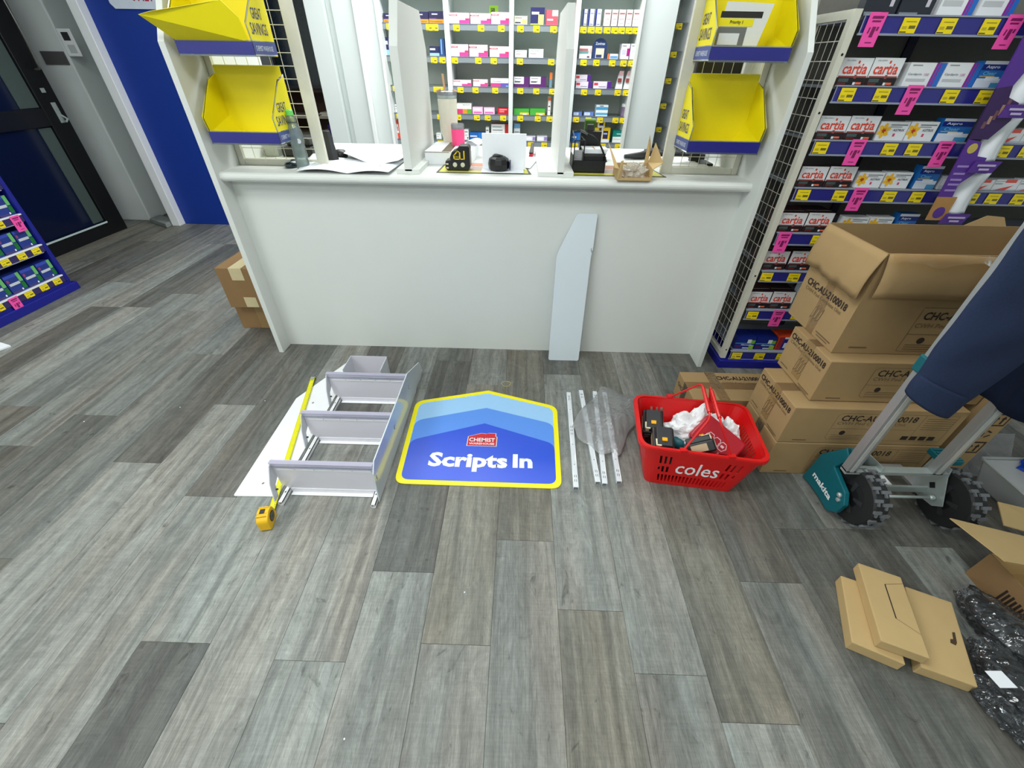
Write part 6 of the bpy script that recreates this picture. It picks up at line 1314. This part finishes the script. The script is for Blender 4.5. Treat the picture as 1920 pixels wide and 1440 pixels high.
# ---- open carton at the right edge
t = thing('open_carton', 'open brown carton at the lower right edge with flaps spread wide', 'carton', (1.85, .72, 0))
x0, x1, y0, y1, h = 1.716, 2.10, .52, .845, .135
mb = MB(); mb.box(x0, x0 + .004, y0, y1, .001, h, M_CARDD); mb.box(x1 - .004, x1, y0, y1, .001, h, M_CARDL); mb.box(x0 + .004, x1 - .004, y0, y0 + .004, .001, h, M_CARDL); mb.box(x0 + .004, x1 - .004, y1 - .004, y1, .001, h, M_CARDL); mb.box(x0 + .004, x1 - .004, y0 + .004, y1 - .004, .001, .005, M_CARDL); mb.build('body', t)  # left wall in the darker board, its shade put into the colour
mb = MB(); mb.poly([tuple(p) for p in (fl(1781, 972, .24), fl(1885, 1053, .22), (2.06, y1 - .10, h + .01), (2.10, y1, h + .01), )], M_CARDL); mb.build('flap', t, solid=.004)
mb = MB(); mb.poly([tuple(p) for p in (fl(1870, 941, .18), fl(1882, 985, .16), (2.12, y1, h + .012), (2.16, y1 + .13, h + .02))], M_CARDL); mb.build('flap', t, solid=.004)
mb = MB(); xx = x0 - .0008
for k in range(7): mb.box(xx, xx + .0004, .66 + .012 * k, .667 + .012 * k, .03 + .004 * (k % 3), .085 - .005 * (k % 2), M_INK)
mb.build('faded_stamp', t)
# ---- clear tub with blue item, loose film on the floor
t = thing('plastic_tub', 'translucent plastic tub holding a blue bag at the right edge behind the wheel', 'tub', (2.28, 1.2, 0))
mb = MB(); M_TUB = clearmat('milky_tub', (226, 230, 230), .25, rough=.25)
mb.hexa([(2.13, 1.12, .001), (2.45, 1.12, .001), (2.45, 1.29, .001), (2.13, 1.29, .001)], [(2.10, 1.09, .13), (2.48, 1.09, .13), (2.48, 1.32, .13), (2.10, 1.32, .13)], M_TUB); mb.build('body', t, bevel=.012)
mb = MB(); mb.tube([(2.10, 1.09, .13), (2.48, 1.09, .13), (2.48, 1.32, .13), (2.10, 1.32, .13), (2.10, 1.09, .13)], .007, M_TUB, 6); mb.build('rim', t)
crumple(2.30, 1.21, .132, .10, .09, .07, pm('royal_blue_film', (16, 60, 170), .2, coat=.6), 6, 'blue_bag', 'crumpled blue plastic bag on the translucent tub at right edge', 'plastic bag', n=12, amp=.4)
def film(u, v):
    a, b, c, d = (2.10, 1.31), (2.35, 1.36), (2.62, 1.62), (2.30, 1.62); x = (a[0] * (1 - u) + b[0] * u) * (1 - v) + (d[0] * (1 - u) + c[0] * u) * v; y = (a[1] * (1 - u) + b[1] * u) * (1 - v) + (d[1] * (1 - u) + c[1] * u) * v
    return (x, y, .002 + .012 * abs(noise.noise(Vector((x * 14, y * 14, 0)))))
mb = MB(); mb.grid(film, 18, 14, M_BAG); tag(mb.build('film_sheet', org=(2.3, 1.45, 0), smooth=True), 'thin clear film sheet lying on the floor right of the standing carton', 'plastic film')

# ================================================================== HAND TRUCK
HT = thing('hand_truck', 'teal and aluminium folding hand truck with chunky black wheels before the carton stack', 'hand truck', (1.55, 1.1, 0))
def rail_(x0, x1):
    mb = MB(); mb.box(x0, x1, 1.118, 1.150, .235, 1.30, M_ALU); mb.box(x0 + .012, x1 - .012, 1.116, 1.118, .24, 1.30, pm('rail_groove', (206, 208, 206), .35, metal=.4)); mb.build('rail', HT, bevel=.003)
rail_(1.318, 1.358); rail_(1.655, 1.697)
mb = MB(); mb.box(1.312, 1.366, 1.108, 1.158, .715, .775, M_TEAL); mb.build('rail_clamp', HT, bevel=.006); mb = MB(); mb.box(1.648, 1.703, 1.108, 1.158, .715, .775, M_TEAL); mb.build('rail_clamp', HT, bevel=.006)
mb = MB(); mb.tube([(1.338, 1.134, 1.30), (1.338, 1.134, 1.36), (1.36, 1.134, 1.39), (1.66, 1.134, 1.39), (1.676, 1.134, 1.36), (1.676, 1.134, 1.30)], .015, M_TEAL, 10); mb.build('handle', HT, smooth=True)
def wheel(x0, x1):
    yc, zc, r_ = 1.095, .125, .122
    m = MB(); m.lathe([(.075, 0), (.112, .004), (r_ - .004, .012), (r_ - .004, (x1 - x0) - .012), (.112, (x1 - x0) - .004), (.075, x1 - x0)], (x0, yc, zc), M_RUB, 40, 'x'); w = m.build('wheel', HT)
    m = MB(); m.lathe([(.02, -.004), (.072, .004), (.074, .01), (.074, x1 - x0 - .01), (.02, x1 - x0)], (x0, yc, zc), M_BLK, 28, 'x')
    for k in range(5):
        a = k * 2 * math.pi / 5 + .3; ca, sa = math.cos(a), math.sin(a); pt = lambda r2, o2: (x0 - .003, yc + ca * r2 - sa * o2, zc + sa * r2 + ca * o2)
        m.prism([pt(.022, -.006), pt(.07, -.010), pt(.07, .010), pt(.022, .006)], (.006, 0, 0), M_BLK2)
    m.build('hub', w)
    m = MB(); nb = 16
    for k in range(nb):
        a = 2 * math.pi * k / nb
        for (o1, o2, u0, u1) in ((0, .22, .0, .45), (.12, .34, .45, 1.0)):
            for (b0, b1, v0, v1) in (((o1, o1 + .10, u0, u1)), ((o1 + .10, o1 + .22, u0 + .3 * (u1 - u0), u0 + .55 * (u1 - u0)))):
                P2 = lambda an, rr, xx: (x0 + .004 + xx * (x1 - x0 - .008), yc + math.cos(a + an) * rr, zc + math.sin(a + an) * rr)
                m.hexa([P2(b0, r_ - .006, v0), P2(b0, r_ - .006, v1), P2(b1, r_ - .006, v1), P2(b1, r_ - .006, v0)], [P2(b0, r_ + .003, v0), P2(b0, r_ + .003, v1), P2(b1, r_ + .003, v1), P2(b1, r_ + .003, v0)], M_TREAD)
    m.build('tread_blocks', w)['kind'] = 'stuff'
    m = MB(); m.lathe([(.0105, 0), (.0105, -.012), (.006, -.016)], (x0 - .03, yc, zc - .0), M_GALV, 14, 'x'); m.build('axle_nut', w)
wheel(1.372, 1.442); wheel(1.742, 1.812)
mb = MB(); mb.tube([(1.43, 1.095, .125), (1.75, 1.095, .125)], .0065, M_GALV, 12); mb.build('axle', HT, smooth=True)
def guard(X, th, txt):
    pts = [xp(*p, 1.34) for p in [(1505, 893), (1543, 850), (1590, 840), (1594, 862), (1572, 868), (1566, 876), (1586, 925), (1584, 948), (1568, 961), (1550, 957), (1535, 930), (1517, 905)]]
    g2 = MB(); g2.prism([(X, p.y, p.z) for p in pts], (th, 0, 0), M_TEAL); gd = g2.build('wheel_guard', HT, bevel=.004)
    g2 = MB()
    g2.prism([(X + .001, p.y, p.z) for p in (xp(1543, 850, 1.34), xp(1590, 840, 1.34), xp(1594, 862, 1.34), xp(1566, 876, 1.34), xp(1520, 880, 1.34))], (th + .055 if txt else -(.055), 0, 0), M_TEAL); g2.build('guard_top', gd, bevel=.004)
    if txt:
        a = xp(1527, 890, 1.34); b = xp(1560, 942, 1.34); xd = Vector((0, b.y - a.y, b.z - a.z)); L_ = xd.length; xd.normalize(); yd = Vector((0, -xd.z, xd.y)); yd = yd if yd.z > 0 else -yd
        g2 = MB(); a2 = Vector((X - .0025, a.y, a.z)) - yd * .004; g2.text('makita', tuple(a2), xd, yd, .030, M_WHITE, .03, w=L_ * .92); g2.build('lettering', gd)
        g2 = MB(); c2 = xp(1559, 938, 1.34); g2.lathe([(.009, 0), (.009, -.006), (.005, -.008)], (X, 1.087, .105), M_GALV, 14, 'x'); g2.build('axle_bolt', gd)
guard(1.335, .022, True)
mb = MB(); mb.box(1.715, 1.80, 1.16, 1.235, .245, .27, M_TEAL)
for k in range(4): mb.box(1.72, 1.795, 1.165 + .018 * k, 1.173 + .018 * k, .27, .276, M_TEAL)
mb.build('wheel_guard', HT, bevel=.004)
for (X, s) in ((1.455, 1), (1.722, -1)):
    mb = MB(); mb.prism([(X, 1.205, .255), (X, 1.125, .262), (X, 1.115, .225), (X, 1.055, .118), (X, 1.085, .085), (X, 1.16, .07), (X, 1.215, .11)], (.004, 0, 0), M_GALV); mb.build('zinc_bracket', HT, bevel=.0008)
    mb = MB(); mb.poly([(X - .0006, 1.135 + .015 * math.cos(k), .155 + .018 * math.sin(k)) for k in (0, math.pi / 2, math.pi, 3 * math.pi / 2)], M_BLK); mb.build('bracket_window', HT)
mb = MB(); mb.box(1.455, 1.725, 1.140, 1.150, .10, .132, M_GALV); mb.box(1.455, 1.49, 1.150, 1.285, .10, .112, M_ALU); mb.box(1.69, 1.725, 1.150, 1.285, .10, .112, M_ALU); mb.box(1.49, 1.69, 1.27, 1.285, .10, .112, M_ALU); mb.build('toe_frame', HT, bevel=.001)
mb = MB(); mb.box(1.318, 1.72, 1.118, 1.150, .225, .243, M_GALV); mb.build('cross_bar', HT, bevel=.001)
mb = MB(); mb.box(1.49, 1.60, 1.155, 1.22, .1125, .116, M_PAPER)
for q in range(4): mb.box(1.50, 1.58, 1.163 + .012 * q, 1.167 + .012 * q, .1161, .1164, flat((170, 172, 176)))
mb.build('sticker', HT)

# ================================================================== JACKET
J = thing('jacket', 'navy blue jacket draped over the hand truck with one sleeve hanging down', 'jacket', (1.45, 1.02, .5))
def sleeve(u, v):
    z = 1.42 - u * .715; k = max(0, (u - .78) / .22)
    xl_ = 1.208 + .008 * k; xr_ = 1.462 - .075 * k ** 1.3; xc = (xl_ + xr_) / 2; w_ = (xr_ - xl_) / 2
    a = v * 2 * math.pi; f = 1 + .10 * math.sin(u * 13 + math.cos(a) * 2) + .06 * math.sin(u * 27 + a * 2)
    return (xc + w_ * math.cos(a), 1.03 + .045 * math.sin(a) * f, z - .030 * k * math.cos(a) + .004 * math.sin(u * 23 + 3 * a) * k)
mb = MB(); mb.grid(sleeve, 60, 28, M_NAVY); mb.build('sleeve', J, smooth=True, solid=.004)
def cuff(u, v):
    z = .748 - u * .075; a = v * 2 * math.pi; w_ = .088 - .008 * u + .004 * math.sin(u * 3)
    return (1.302 + w_ * math.cos(a) - .006 * u, 1.026 + .046 * math.sin(a), z - .032 * math.cos(a) - .010 * u * math.sin(a) * -1)
mb = MB(); mb.grid(cuff, 8, 28, M_NAVY); mb.build('cuff', J, smooth=True, solid=.005)
def body(u, v):
    x = 1.43 + u * .50; zb2 = .672 - .16 * u + .02 * math.sin(u * 9); z = zb2 + v * (1.42 - zb2)
    return (x, 1.085 + .014 * math.sin(u * 16 + v * 3) + .01 * math.sin(u * 7 - v * 5), z)
mb = MB(); mb.grid(body, 30, 20, M_NAVY2); mb.build('body_panel', J, smooth=True, solid=.006)

# tidy helper data off the objects
for o in bpy.data.objects:
    if '_o' in o: del o['_o']
